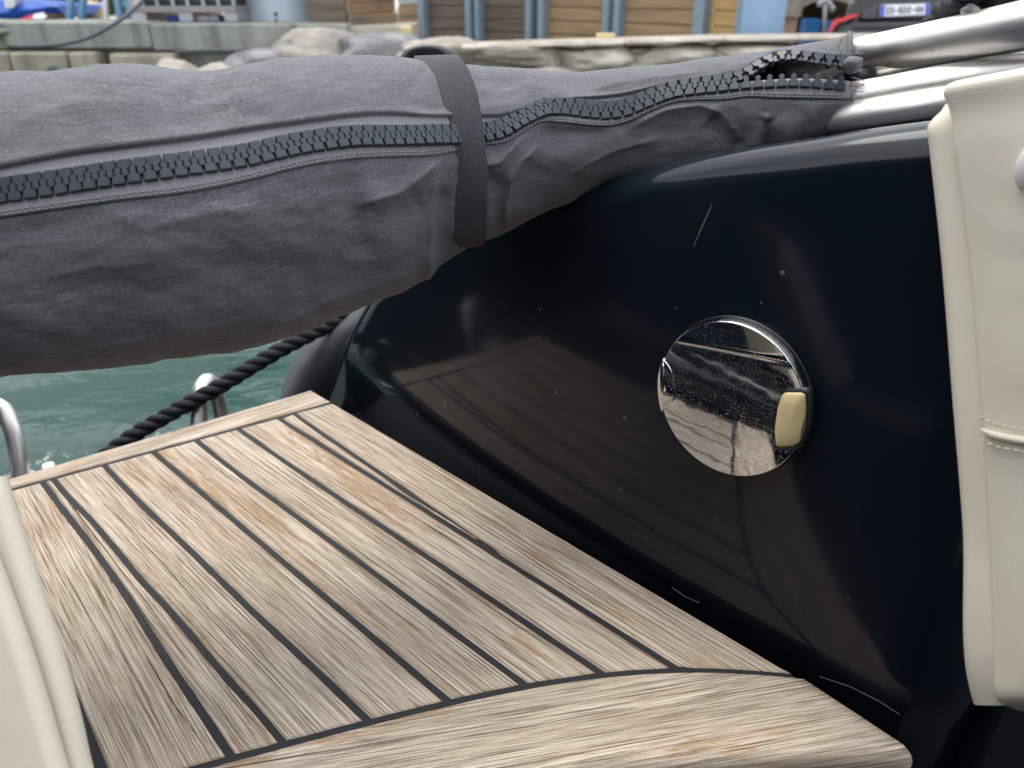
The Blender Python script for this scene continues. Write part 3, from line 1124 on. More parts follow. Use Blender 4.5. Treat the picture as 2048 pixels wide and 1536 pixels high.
FOLDS = [  # polyline px, amplitude m (+ out), half width px, sharpness
    ([(720, 408), (800, 385), (855, 345), (888, 312)], 0.0060, 16, 1),
    ([(735, 440), (800, 420), (850, 395)], -0.0045, 24, 0),
    ([(690, 345), (700, 390), (716, 450), (728, 520)], -0.0060, 22, 0),
    ([(745, 360), (740, 420), (760, 490), (770, 540)], 0.0040, 30, 0),
    ([(869, 350), (864, 430), (860, 520), (858, 560)], 0.0060, 8, 1),
    ([(880, 372), (880, 440), (878, 520)], -0.0090, 12, 0),
    ([(965, 335), (1000, 322), (1022, 300), (1040, 275), (1060, 250)], 0.0065, 14, 1),
    ([(975, 300), (1000, 292), (1020, 275)], -0.0040, 16, 0),
    ([(1012, 470), (1012, 410), (1022, 360), (1045, 320), (1080, 290)], 0.0060, 13, 1),
    ([(972, 345), (995, 380), (1004, 430), (1008, 475)], -0.0060, 15, 0),
    ([(1040, 420), (1045, 370), (1075, 320)], -0.0035, 22, 0),
    ([(1080, 262), (1140, 272), (1220, 268)], -0.0050, 16, 0),
    ([(1100, 320), (1180, 285), (1260, 262)], 0.0035, 22, 0),
    ([(1120, 380), (1220, 320), (1300, 290)], -0.0030, 30, 0),
    ([(1260, 255), (1330, 222), (1400, 212), (1440, 225), (1490, 290)], 0.0050, 16, 1),
    ([(1415, 235), (1450, 262), (1490, 300)], -0.0070, 16, 0),
    ([(1300, 262), (1380, 240), (1420, 250)], -0.0025, 22, 0),
    ([(1510, 300), (1524, 250), (1540, 228)], 0.0045, 11, 1),
    ([(1533, 232), (1532, 262), (1530, 300)], -0.0050, 10, 0),
    ([(1550, 235), (1570, 265), (1585, 300)], 0.0030, 16, 0),
    ([(1630, 215), (1600, 245), (1560, 285)], 0.0028, 14, 0),
    ([(1670, 240), (1700, 228), (1715, 225)], -0.0040, 7, 0),
    ([(945, 158), (1010, 168), (1060, 178)], -0.0040, 12, 0),
    ([(955, 195), (1020, 190), (1100, 178), (1200, 165)], -0.0035, 13, 0),
    ([(950, 175), (1020, 180), (1090, 170)], 0.0025, 10, 0),
    ([(960, 215), (1040, 200), (1140, 182)], 0.0025, 14, 0),
    ([(600, 190), (680, 165), (760, 160)], -0.0012, 16, 0),
    ([(500, 225), (560, 200), (640, 185)], 0.0012, 18, 0),
    ([(820, 150), (850, 180), (865, 240)], -0.0030, 22, 0),
    ([(385, 165), (420, 190), (470, 200)], -0.0025, 26, 0),
    ([(40, 470), (100, 440), (180, 425)], -0.0020, 18, 0),
    ([(250, 500), (400, 470), (560, 450)], 0.0025, 36, 0),
    ([(120, 600), (300, 580), (480, 560)], -0.0030, 40, 0),
    ([(420, 520), (520, 560), (640, 570)], -0.0030, 34, 0),
    ([(0, 680), (200, 650), (420, 640)], 0.0035, 36, 0),
    ([(560, 640), (660, 600), (780, 560), (840, 555)], 0.0030, 26, 0),
    ([(590, 600), (680, 560), (800, 530)], -0.0030, 26, 0),
    ([(300, 720), (380, 690), (460, 690)], -0.0030, 26, 0),
    ([(20, 720), (140, 700), (260, 705)], 0.0022, 12, 1),
    ([(180, 690), (330, 672), (480, 640)], 0.0020, 12, 1),
    ([(520, 660), (600, 625), (690, 575)], 0.0022, 12, 1),
    ([(640, 600), (720, 575), (800, 545)], 0.0020, 10, 1),
    ([(60, 560), (200, 530), (330, 525)], 0.0016, 14, 1),
    ([(300, 455), (420, 425), (520, 420)], 0.0016, 14, 1),
    ([(30, 250), (140, 215), (250, 205)], 0.0014, 12, 1),
    ([(330, 235), (420, 205), (520, 195)], 0.0013, 10, 1),
    ([(1130, 350), (1230, 300), (1330, 275)], 0.0022, 12, 1),
    ([(1180, 180), (1280, 165), (1400, 150)], 0.0014, 9, 1),
]


def fold_disp(px):
    """px (...,2) -> displacement"""
    out = np.zeros(px.shape[:-1])
    for pts, amp, wd, sharp in FOLDS:
        pts = np.array(pts, float)
        lens = np.linalg.norm(np.diff(pts, axis=0), axis=1)
        tot = lens.sum(); acc = 0
        best = np.full(px.shape[:-1], 1e9); bt = np.zeros(px.shape[:-1])
        for a, b, L in zip(pts[:-1], pts[1:], lens):
            t = np.clip(((px - a) @ (b - a)) / L**2, 0, 1)
            d = np.linalg.norm(px - (a + t[..., None] * (b - a)), axis=-1)
            m = d < best
            best = np.where(m, d, best); bt = np.where(m, (acc + t * L) / tot, bt)
            acc += L
        env = np.clip(np.minimum(bt, 1 - bt) * 5 + 0.25, 0, 1)
        x = best / (wd * (1.7 if not sharp else 1.15))
        prof = np.exp(-np.abs(x) * 1.25) if sharp else np.exp(-x * x)
        out += amp * (1.0 if sharp or wd < 10 else 0.75) * env * prof
    return out


def nz(px, sx, sy, seed, dim=3):
    sh = px.shape[:-1]
    f = px.reshape(-1, 2)
    return np.array([noise.noise(Vector((p[0] / sx, p[1] / sy, seed))) for p in f]).reshape(sh)


# rows of phi for every station
n1, n2, n3 = 46, 16, 92
PH, OFF = [], []
pf, plw = phi['fold'], phi['low']
openu = UU > np.interp(0, [0, 1], [1500, 1500])
cols = []
for k in np.linspace(0, 1, n1): cols.append((pf + (R(104) - pf) * k, 'u'))
for k in np.linspace(0, 1, n2 + 2)[1:-1]: cols.append((R(104) + (R(262) - R(104)) * k + 0 * pf, 'b'))
for k in np.linspace(0, 1, n3): cols.append((R(262) + (plw + 2 * math.pi - R(262)) * k, 'l'))
PHG = np.stack([c[0] for c in cols], 1)
UG = np.repeat(UU[:, None], PHG.shape[1], 1)
base = surf(UG, PHG)
px = proj(base)
kind = np.array([c[1] for c in cols])
arc_f = np.abs(PHG - pf[:, None]) * 0.07
arc_l = np.abs(PHG - 2 * math.pi - plw[:, None]) * 0.07
dist_zip = np.minimum(arc_f, arc_l)
mask = np.clip(dist_zip / 0.008, 0, 1); mask = mask * mask * (3 - 2 * mask)
front = (kind != 'b')[None, :]
D = fold_disp(px)
D = D + 0.0022 * nz(px, 170, 95, 1.3) + 0.0011 * nz(px, 75, 40, 4.2) + 0.00045 * nz(px, 30, 17, 9.1)
D = np.where(front, D * (0.10 + 0.9 * mask), 0)
lip = np.where((kind == 'u')[None, :], 0.0012 + 0.0012 * np.exp(-arc_f / 0.004), 0.0)
D = D + lip
# ragged right end: shift the last stations
base = surf(UG, PHG, D * 1.0)
rag = np.array([0.004 * noise.noise(Vector((0, j * 0.22, 2))) for j in range(PHG.shape[1])])
axd = surf(UG[-1], PHG[-1]) - surf(UG[-6], PHG[-6])
axd /= np.linalg.norm(axd, axis=1)[:, None]
for k in range(6):
    base[-1 - k] += axd * (rag * (1 - k / 6))[:, None]
# closing strip under the zip
inn_f = surf(UU, pf, np.full(NU, -0.0025)); inn_l = surf(UU, plw, np.full(NU, -0.0025))
nj = PHG.shape[1]
allp = np.concatenate([base, inn_l[:, None], inn_f[:, None]], 1)
ntot = nj + 2
L = np.r_[0, np.cumsum(np.linalg.norm(np.diff(surf(UU, 0 * UU), axis=0), axis=1))]
vv = np.concatenate([PHG * 0.07, (plw + 6.283)[:, None] * 0.07 + 0.001, (pf + 6.283)[:, None] * 0.07], 1)
UV = np.stack([np.repeat(L[:, None], ntot, 1), vv], -1).reshape(-1, 2)
iopen = int(np.searchsorted(UU, 1497))
cover = thing('bimini_cover', 'faded grey canvas cover with a chunky black zip rolled across above the teak', 'cover', tuple(surf(np.array([600.]), np.array([R(-90)]))[0]))
mesh('canvas', allp.reshape(-1, 3), grid(NU, ntot, True, skip=lambda i, j: j == nj and i >= iopen), M_canvas, cover, True, UV)
# hem thickness inside: dark lining so the open end reads as cloth
lin = surf(UG, PHG, D * 0 - 0.004)
i0 = iopen - 30
sub = lin[i0:]
mesh('lining', sub.reshape(-1, 3), grid(NU - i0, nj), M_canvas, cover, True)

# --- zip tapes
PITCHZ = 0.0074


def path3(key, ua, ub, n=700):
    u = np.linspace(ua, ub, n)
    ph = np.interp(u, UU, phi[key])
    return u, ph


def tape(ka, kb, ub, offa, offb, name='zip_tape', ua=None):
    u = np.linspace(U0 if ua is None else ua, ub, 420)
    pa = np.interp(u, UU, phi[ka]); pb = np.interp(u, UU, phi[kb])
    V, UVt = [], []
    rows = np.linspace(0, 1, 7)
    s = np.r_[0, np.cumsum(np.linalg.norm(np.diff(surf(u, pa), axis=0), axis=1))]
    P_ = np.stack([surf(u, pa + (pb - pa) * t, np.full(len(u), offa + (offb - offa) * t)) for t in rows], 1)
    under = np.stack([surf(u, pb, np.full(len(u), offb - 0.0012)), surf(u, pa, np.full(len(u), offa - 0.0012))], 1)
    P_ = np.concatenate([P_, under], 1)
    UVt = np.stack([np.repeat(s[:, None], 9, 1), np.repeat(np.r_[rows * 0.014, 0.014, 0][None], len(u), 0)], -1)
    return mesh(name, P_.reshape(-1, 3), grid(len(u), 9, True), M_tape, cover, True, UVt.reshape(-1, 2))


u_end_up, u_end_lo = 1694, 1700
tape_u = tape('up', 'fold', u_end_up, 0.0004, -0.0006)
tape_l = tape('lowr', 'low', u_end_lo, 0.0004, 0.0012)
# stitching lines along the lower tape
for kk, fr_ in (('a', 0.80), ('b', 0.93)):
    u = np.linspace(U0, 1690, 2600)
    pa = np.interp(u, UU, phi['lowr']); pb = np.interp(u, UU, phi['low'])
    pts = surf(u, pa + (pb - pa) * fr_, np.full(len(u), 0.0014))
    s = np.r_[0, np.cumsum(np.linalg.norm(np.diff(pts, axis=0), axis=1))]
    V, fs = [], []
    for k in range(int(s[-1] / 0.0032)):
        ss = np.array([k * 0.0032, k * 0.0032 + 0.0011, k * 0.0032 + 0.0022])
        q = np.stack([np.interp(ss, s, pts[:, c]) for c in range(3)], 1)
        n_ = C0 - q[1]; n_ /= np.linalg.norm(n_)
        q[1] += n_ * 0.0004
        v, f, _ = tube_geo(q, [0.00022, 0.0004, 0.00022], 5, True)
        o_ = len(V); V += list(v); fs += [tuple(i + o_ for i in x) for x in f]
    tag(mesh('stitching', V, fs, M_thread, tape_l), kind='stuff')

# --- teeth
def tooth_mesh():
    p = PITCHZ
    half = [(0.425, 0.0), (0.425, 0.50), (0.34, 0.60), (0.19, 0.70), (0.17, 0.78)]
    for an in (-25, 20, 60, 90):
        half.append((0.25 * math.cos(R(an)) if an < 90 else 0.0, 0.97 + 0.25 * math.sin(R(an))))
    out = half + [(-x, y) for x, y in half[::-1] if x > 0]
    out = [(x * p * 1.0, y * p) for x, y in out]
    cx_, cy_ = 0, 0.5 * p
    n = len(out)
    h = 0.36 * p
    V, fs = [], []
    for sc_, z in ((1.0, -0.2 * p), (1.0, h * 0.8), (0.88, h)):
        for x, y in out:
            yy = (y - cy_) * (sc_ if y < 0.6 * p else 0.97 if sc_ < 1 else 1) + cy_
            xx = x * sc_ if y < 0.6 * p else x * (0.9 if sc_ < 1 else 1)
            V.append((xx, yy, z))
    fs = grid(3, n, True)
    fs.append(tuple(2 * n + i for i in range(n)))
    me = bpy.data.meshes.new('zip_tooth')
    me.from_pydata(V, [], fs)
    me.materials.append(M_tooth)
    bm = bmesh.new(); bm.from_mesh(me)
    bmesh.ops.recalc_face_normals(bm, faces=bm.faces)
    bm.to_mesh(me); bm.free()
    return me


TM = tooth_mesh()


def teeth(key, ub, sgn, phase, parent):
    u, ph = path3(key, U0, ub, 1600)
    pts = surf(u, ph, np.full(len(u), 0.0004))
    s = np.r_[0, np.cumsum(np.linalg.norm(np.diff(pts, axis=0), axis=1))]
    k = 0
    while True:
        ss = (k + phase) * PITCHZ
        if ss > s[-1] - 0.002: break
        i = int(np.searchsorted(s, ss)); i = min(max(i, 4), len(u) - 5)
        pos = np.array([np.interp(ss, s, pts[:, c]) for c in range(3)])
        T = pts[i + 4] - pts[i - 4]; T /= np.linalg.norm(T)
        N = snorm(u[i:i + 1], ph[i:i + 1])[0]
        N = N - T * (N @ T); N /= np.linalg.norm(N)
        Y = np.cross(N, T)          # towards the cover top
        jt = random.uniform(-0.05, 0.05)
        T2 = T * math.cos(jt) + Y * math.sin(jt); Y2 = np.cross(N, T2)
        Yd, Xd = (Y2, T2) if sgn > 0 else (-Y2, -T2)
        org = pos - Yd * 0.87 * PITCHZ
        px_ = proj(org)
        k += 1
        if px_[0] < -640: continue
        m = Matrix(((Xd[0], Yd[0], N[0], org[0]), (Xd[1], Yd[1], N[1], org[1]), (Xd[2], Yd[2], N[2], org[2]), (0, 0, 0, 1)))
        o = bpy.data.objects.new('zip_tooth', TM)
        link(o, parent, m)


teeth('lowr', 1699, 1, 0.0, tape_l)
teeth('up', 1692, -1, 0.5, tape_u)
# plug melted onto the end of the upper tape
pc = surf(np.array([1706.]), np.array([phi['up'][-1]]), np.array([0.002]))[0]
bm = bmesh.new()
bmesh.ops.create_icosphere(bm, subdivisions=3, radius=1)
for v in bm.verts:
    n_ = noise.noise(v.co * 1.7 + Vector((3, 1, 2))) * 0.22 + noise.noise(v.co * 4) * 0.08
    v.co = Vector((v.co.x * 0.0062, v.co.y * 0.005, v.co.z * 0.0056)) * (1 + n_) + Vector(pc)
bmobj('zip_end_plug', bm, M_greyplug, cover, True)
# rolled hem on the flap end round the upper tube
hemu = 1703
ph = np.linspace(phi['fold'][-1], R(98), 20)
hp = surf(np.full(20, hemu * 1.0), ph, np.full(20, 0.0014))
tube('hem', hp, 0.0016, M_canvas, cover, 8)
tube('loose_thread', [surf(np.array([u_]), np.array([a_]), np.array([0.002]))[0] for u_, a_ in ((1692, phi['fold'][-4] + .62), (1684, phi['fold'][-4] + .42), (1687, phi['fold'][-4] + .22), (1680, phi['fold'][-4] + .02))], 0.00045, simple('brown_thread', (0.25, 0.20, 0.14), 0.8, 0.2, 200), cover, 6, 20)
# frayed threads at the torn lower end
V, fs = [], []
for k in range(26):
    a = random.uniform(R(-35), R(25))
    p0 = surf(np.array([U1 - random.uniform(0, 10)]), np.array([a]), np.array([0.0006]))[0]
    d_ = axd[0] * random.uniform(-0.5, 1) + np.random.RandomState(k).normal(0, 0.6, 3)
    d_ /= np.linalg.norm(d_)
    q = np.array([p0, p0 + d_ * 0.004, p0 + d_ * 0.007 + np.array([0, 0, random.uniform(-.002, .002)])])
    v, f, _ = tube_geo(q, 0.00022, 4, True)
    o_ = len(V); V += list(v); fs += [tuple(i + o_ for i in x) for x in f]
tag(mesh('frayed_threads', V, fs, M_thread, cover), kind='stuff')

# --- webbing strap round the cover
sc_pts = np.array([(868, 128), (880, 136), (897, 160), (910, 190), (918, 230), (923, 270), (928, 310), (930, 350), (931, 400), (930, 450), (928, 500), (928, 520)], float)
phs = np.linspace(R(112), R(-135), 90)
ctr = []
for p_ in phs:
    # station whose surface at this phi projects to the strap's centre line
    ug = np.linspace(840, 1000, 60)
    q = proj(surf(ug, np.full(60, p_)))
    yq = q[:, 1]
    xt = np.interp(yq, sc_pts[:, 1], sc_pts[:, 0])
    j = np.argmin(np.abs(q[:, 0] - xt))
    ctr.append(ug[j])
ctr = np.convolve(np.pad(np.array(ctr), 6, mode='edge'), np.ones(13) / 13, 'valid')
cp = surf(ctr, phs, np.interp(phs, [R(-135), R(-82), R(-62), R(112)], [-.012, -.0005, 0.0036, 0.0036]))
cn = snorm(ctr, phs)
tt = np.gradient(cp, axis=0); tt /= np.linalg.norm(tt, axis=1)[:, None]
side_v = np.cross(tt, cn); side_v /= np.linalg.norm(side_v, axis=1)[:, None]
sl_ = np.r_[0, np.cumsum(np.linalg.norm(np.diff(cp, axis=0), axis=1))]
V, UV = [], []
HWs = 0.0146
for i in range(90):
    for (x, h) in [(-1, 0), (-0.97, 0.0009), (-0.5, 0.0011), (0, 0.0012), (0.5, 0.0011), (0.97, 0.0009), (1, 0), (0.97, -0.0009), (-0.97, -0.0009)]:
        sag = 0.0012 * math.sin(i * 0.21) * x
        V.append(cp[i] + side_v[i] * x * HWs + cn[i] * (h + sag)); UV.append((sl_[i], x * HWs))
strap = mesh('webbing_strap', V, grid(90, 9, True), M_strap, None, True, UV)
tag(strap, 'black woven webbing strap cinched round the grey canvas cover', 'strap')

# --- black handle standing up behind the cover
hd = 0.60
V = []
pathh = [(803, 150), (806, 128), (818, 108), (840, 100), (862, 99), (882, 103), (894, 113), (894, 128), (892, 150)]
pp = resample([P(x, y, hd) for x, y in pathh], 40)
T, N, Bn = frames(pp)
for i in range(40):
    t = T[i]
    dep = np.array([0.0, 1.0, -0.1]); dep -= t * (dep @ t); dep /= np.linalg.norm(dep)
    up_ = np.cross(dep, t)
    ha, hb_ = 0.0034 + 0.001 * math.sin(math.pi * i / 39), 0.016
    for a in range(12):
        an = 2 * math.pi * a / 12
        ca, sa = math.cos(an), math.sin(an)
        V.append(pp[i] + up_ * ha * math.copysign(abs(ca) ** 0.6, ca) + dep * (hb_ * math.copysign(abs(sa) ** 0.6, sa) + 0.010))
hnd = thing('strap_buckle', 'black plastic buckle loop standing up behind the top of the grey cover', 'buckle', P(850, 150, hd))
mesh('loop', V, grid(40, 12, True), M_blackpl, hnd, True)
V = []
for i in range(2, 38):
    t = i / 39
    q = pp[i]
    for k in range(2):
        V.append(q + np.array([0, 0.016, -0.001]) if k == 0 else np.array([q[0], q[1] + 0.016, P(850, 150, hd)[2]]))
bm = bmesh.new()
vs = [bm.verts.new(tuple(v)) for v in V]
vs2 = [bm.verts.new((v[0], v[1] + 0.004, v[2])) for v in V]
for i in range(35):
    bm.faces.new((vs[2 * i], vs[2 * i + 1], vs[2 * i + 3], vs[2 * i + 2]))
    bm.faces.new((vs2[2 * i], vs2[2 * i + 1], vs2[2 * i + 3], vs2[2 * i + 2]))
bmobj('back_web', bm, M_blackpl, hnd)

# ================================================================== TUBES
frame = thing('bimini_arch', 'folded stainless steel bimini tubes coming out of the open right end of the cover', 'tube frame', P(1750, 250, .5))
t1 = [P(1560, 150, .56), P(1735, 110, .53), P(1900, 78, .475), P(2048, 47, .435), P(2300, -10, .39)]
t1.append(t1[-1] + (t1[-1] - t1[-2]) * 5)
tube('frame_tube', t1, 0.0126, M_steel, frame, 40, 60)
t2 = [P(1580, 225, .56), P(1720, 196, .515), P(1752, 191, .508), P(1880, 168, .48), P(2048, 143, .455), P(2300, 105, .42)]
t2.append(t2[-1] + (t2[-1] - t2[-2]) * 5)
tube('frame_tube', t2, 0.0112, M_steel, frame, 40, 60)
t3 = [P(1600, 262, .55), P(1705, 236, .51), P(1860, 212, .475), P(2048, 180, .455), P(2300, 150, .43)]
t3.append(t3[-1] + (t3[-1] - t3[-2]) * 5)
tube('frame_tube', t3, 0.0098, M_steel, frame, 40, 60)
# slim tube lying under the upper one
t4 = [P(1640, 160, .575), P(1740, 142, .53), P(1900, 108, .50), P(2048, 80, .475), P(2300, 30, .44)]
t4.append(t4[-1] + (t4[-1] - t4[-2]) * 5)
tube('frame_tube', t4, 0.0085, M_steel, frame, 32, 60)
# black joint between tubes
tube('tube_sleeve', [P(1690, 164, .535), P(1752, 153, .525)], 0.0085, M_blackpl, frame, 16)

# ropes tied round the tubes, top right
lash = thing('lashing_rope', 'frayed black rope lashed over the topmost steel tube at the right edge', 'rope', P(1950, 30, .46))
rope('cord', [P(1850, 70, .52), P(1885, 28, .50), P(1920, 2, .47), P(1960, -30, .45)], 0.0078, M_rope, lash)
rope('cord', [P(1880, 60, .53), P(1925, 20, .50), P(1990, -8, .46), P(2060, -25, .44)], 0.0070, M_rope, lash)
rope('cord', [P(1990, 30, .50), P(2030, 4, .46), P(2075, -15, .44)], 0.0080, M_rope, lash)
V, fs = rope_geo([P(1925, 26, .463), P(1940, 14, .458), P(1952, 22, .457), P(1948, 34, .462)], 0.0022)
mesh('white_fleck', V, fs, M_fleck, lash, True)
rope2 = thing('black_rope', 'flat black rope squeezed between the upper and lower steel tubes', 'rope', P(1900, 130, .53))
rope('cord', [P(1805, 152, .545), P(1860, 136, .535), P(1940, 118, .53), P(2020, 100, .525)], 0.0085, M_rope, rope2)
rope('cord', [P(1820, 166, .545), P(1880, 150, .535), P(1960, 132, .53), P(2030, 116, .525)], 0.0075, M_rope, rope2)

# ================================================================== CUSHIONS
def cushion(name, yv, xl, xr, d0, dtop, th, parent, rl=0.006, rr=None, rb=0.008, ncol=26, bulge=0.003, seed=0, dl=0.0, dr=0.0, dyr=0.0):
    """soft flap: rows follow photo heights; one long edge and the bottom are rolled over"""
    nrow = len(yv)
    rollc = [(-1 + math.sin(R(a)) , 1 - math.cos(R(a))) for a in (0,)]
    V, UV = [], []
    cols = []
    for k in range(9):
        a = R(90) * k / 8
        cols.append((rl * (1 - math.sin(a)), rl * (1 - math.cos(R(90) - a)) if False else rl * (1 - math.sin(a))))
    # edge profile as arc: inset x, depth back
    arc = [(rl * (1 - math.cos(R(a))), rl * (1 - math.sin(R(a)))) for a in np.linspace(-60, 90, 12)]
    for i, y in enumerate(yv):
        d = dtop + (d0 - dtop) * (i / (nrow - 1))
        pl_, pr_ = P(xl[i], y, d + dl), P(xr[i], y - dyr * (1 - i / (nrow - 1)), d + dr)
        ax = pr_ - pl_; Lx = np.linalg.norm(ax); ax /= Lx
        vw = C0 - pl_
        i_ = min(max(i, 14), nrow - 14)
        tang = P(xl[i_ + 2], yv[i_ + 2], d) - P(xl[i_ - 2], yv[i_ - 2], d)
        nn = np.cross(ax, tang); nn /= np.linalg.norm(nn)
        if nn @ vw < 0: nn = -nn
        rowp = []
        back0 = 0.0
        tb = (nrow - 1 - i)
        if tb < 9: back0 = rb * (1 - math.sin(R(90) * tb / 8))
        tt_ = i
        if tt_ < 7: back0 += rb * 0.8 * (1 - math.sin(R(90) * tt_ / 6)) if tt_ < 6 else 0
        for (ix, bk) in arc: rowp.append(pl_ + ax * ix - nn * (bk + back0))
        for t in np.linspace(0, 1, ncol)[1:]:
            x = rl + t * (Lx - rl)
            q = pl_ + ax * x
            b = bulge * (math.sin(math.pi * min(1, t * 1.3)) if t < 0.77 else 0.0)
            wv_ = 0.0012 * noise.noise(Vector((q[0] * 22, q[2] * 22, seed))) + 0.0005 * noise.noise(Vector((q[0] * 70, q[2] * 70, seed)))
            rowp.append(q + nn * (b + wv_ * min(1, t * 4) - back0))
        V += rowp
        s = np.linalg.norm(np.asarray(P(xl[i], y, d)) - P(xl[0], yv[0], d))
        UV += [(x_, s) for x_ in list(np.linspace(0, rl * 2, 12)) + list(rl * 2 + np.linspace(0, 1, ncol)[1:] * Lx)]
    o = mesh(name, V, grid(nrow, 12 + ncol - 1), M_vinyl, parent, True, UV)
    if name != 'panel': return o
    md = o.modifiers.new('thickness', 'SOLIDIFY')
    pm = o.data.polygons[len(o.data.polygons) // 2]
    md.thickness = 0.0015
    md.offset = -1 if Vector(pm.normal).dot(Vector(C0) - pm.center) > 0 else 1
    return o


box('locker_front', (0.02, 0.5, 0.0, 0.03, -0.30, 0.045), M_wall, boat, Matrix.Translation(Vector(P(1900, 1500, .50))[:2] + (0.0,)) if False else Matrix.Translation((P(1900, 1500, .50)[0], P(1900, 1500, .50)[1], 0.0)), bev=0.004)
cush = thing('seat_cushion', 'cream vinyl seat cushion with a stitched seam and white button at the right edge', 'cushion', P(2000, 1420, .40))
n_r = 110
yv = np.r_[np.linspace(157, 190, 10)[:-1], np.linspace(190, 1372, n_r - 20), np.linspace(1380, 1432, 12)[1:]]
xl = cr([157, 160, 165, 175, 190, 205, 300, 500, 800, 1150, 1370], [1902, 1893, 1887, 1882, 1880, 1887, 1901, 1928, 1953, 1973, 1980], np.minimum(yv, 1372))
xl = xl + np.where(yv > 1372, 62 * (1 - np.sqrt(np.clip(1 - ((yv - 1372) / 60) ** 2, 0, 1))), 0)
xr = np.full(len(yv), 2420.0)
# gentle slope of the top edge towards the right is given by the seam direction
cushion('panel', yv, xl, xr, .392, .382, .03, cush, rl=0.0042, bulge=0.0018, seed=1, dr=-.085, dyr=95)
y2 = np.linspace(205, 1413, 90)
xl2 = cr([205, 222, 238, 252, 280, 500, 800, 1050, 1395, 1413], [1884, 1874, 1857, 1851, 1854, 1877, 1900, 1919, 1934, 1938], y2)
xr2 = np.full(len(y2), 2150.0)
cushion('piping_strip', y2, xl2, xr2, .402, .392, .02, cush, rl=0.0055, bulge=0.0, seed=4, rb=0.002, dr=-.035)
# seam: two raised ridges with stitches
dcu = lambda x, d0=0.3868: 1 / (1 / d0 + (1 / (d0 - 0.085) - 1 / d0) * (x - 1955) / 465) - 0.0012
seam1 = [P(x, y, dcu(x)) for x, y in [(1957, 832), (1985, 846), (2020, 855), (2060, 862), (2300, 890)]]
seam2 = [P(x, y, dcu(x)) for x, y in [(1960, 878), (1990, 892), (2020, 899), (2060, 905), (2300, 930)]]
seamm = [P(x, y, dcu(x)) for x, y in [(1966, 859), (1985, 868), (2020, 877), (2060, 884), (2300, 910)]]
for pts, r_ in ((seamm, 0.0018),):
    q = resample(pts, 50)
    tube('seam_welt', q + np.array([0, 0.0016, -0.0008]), r_ * np.minimum(1, 0.3 + np.arange(50) / 6), M_vinyl, cush, 14)
for pts in (seam1, seam2):
    q = resample(pts, 400)
    s = np.r_[0, np.cumsum(np.linalg.norm(np.diff(q, axis=0), axis=1))]
    V, fs = [], []
    for k in range(int(s[-1] / 0.0042)):
        ss = np.array([k * .0042, k * .0042 + .0015, k * .0042 + .003])
        c3 = np.stack([np.interp(ss, s, q[:, c]) for c in range(3)], 1)
        v_ = C0 - c3[1]; v_ /= np.linalg.norm(v_)
        c3 += v_ * 0.0016; c3[1] += v_ * 0.0004
        v, f, _ = tube_geo(c3, [0.0003, 0.00055, 0.0003], 6, True)
        o_ = len(V); V += list(v); fs += [tuple(i + o_ for i in x) for x in f]
    tag(mesh('stitching', V, fs, M_cthread, cush), kind='stuff')
# white button
bc = P(2068, 332, dcu(2068, .3833) - 0.007)
bm = bmesh.new()
bmesh.ops.create_uvsphere(bm, u_segments=28, v_segments=16, radius=1)
nn = C0 - bc; nn /= np.linalg.norm(nn)
rotm = Vector(nn).to_track_quat('Z', 'Y').to_matrix().to_4x4()
bmesh.ops.transform(bm, matrix=Matrix.Translation(Vector(bc)) @ rotm @ Matrix.Diagonal((0.0072, 0.0115, 0.005, 1)), verts=bm.verts)
bmobj('button', bm, M_white, cush, True)

flap = thing('cushion_flap', 'cream vinyl cushion flap with rolled edge at the bottom left corner', 'cushion', P(60, 1500, .33))
yv = np.linspace(955, 1700, 90)
xe = cr([840, 985, 1040, 1200, 1300, 1450, 1536, 1680], [-50, 2, 20, 72, 105, 146, 165, 205], yv)
cushion('piping_strip', yv, xe, np.full(90, -900.0), .345, .36, .02, flap, rl=0.006, bulge=0.0, seed=6, rb=0.001)
xe2 = cr([840, 1000, 1190, 1350, 1450, 1536, 1680], [-140, -70, 2, 58, 88, 113, 160], yv)
cushion('panel', yv, xe2, np.full(90, -900.0), .332, .347, .02, flap, rl=0.006, bulge=0.002, seed=8, rb=0.001)

# ================================================================== AFT RAILS AND ROPE
def hoop(pts, rad, label, base):
    r_ = thing('handrail', label, 'rail', base, 'stainless hoops beyond the platform')
    tube('hoop', pts, rad, M_steel, r_, 20, 60)
    for q in (pts[0], pts[-1]):
        bm = bmesh.new()
        bmesh.ops.create_cone(bm, cap_ends=True, segments=24, radius1=rad * 2.0, radius2=rad * 1.7, depth=0.008, matrix=Matrix.Translation(Vector(q)))
        bmobj('foot_plate', bm, M_steel, r_, True)
    return r_


zb = -0.10
b1 = onz(402, 850, zb); b2 = onz(450, 842, zb)
hA = [P(398, 880, .98), P(399, 820, .985), P(403, 778, .99), P(412, 764, 1.0), P(424, 768, 1.02), P(434, 790, 1.04), P(443, 825, 1.05), P(448, 880, 1.05)]
hoop(hA, 0.0105, 'stainless steel hoop rail under the black rope beyond the teak edge', hA[0])
hB = [P(-90, 960, .86), P(-80, 880, .865), P(-50, 825, .87), P(-20, 808, .875), P(5, 818, .88), P(22, 850, .88), P(35, 900, .88), P(42, 960, .88)]
hoop(hB, 0.0095, 'stainless steel hoop rail at the left edge beyond the teak corner', hB[0])
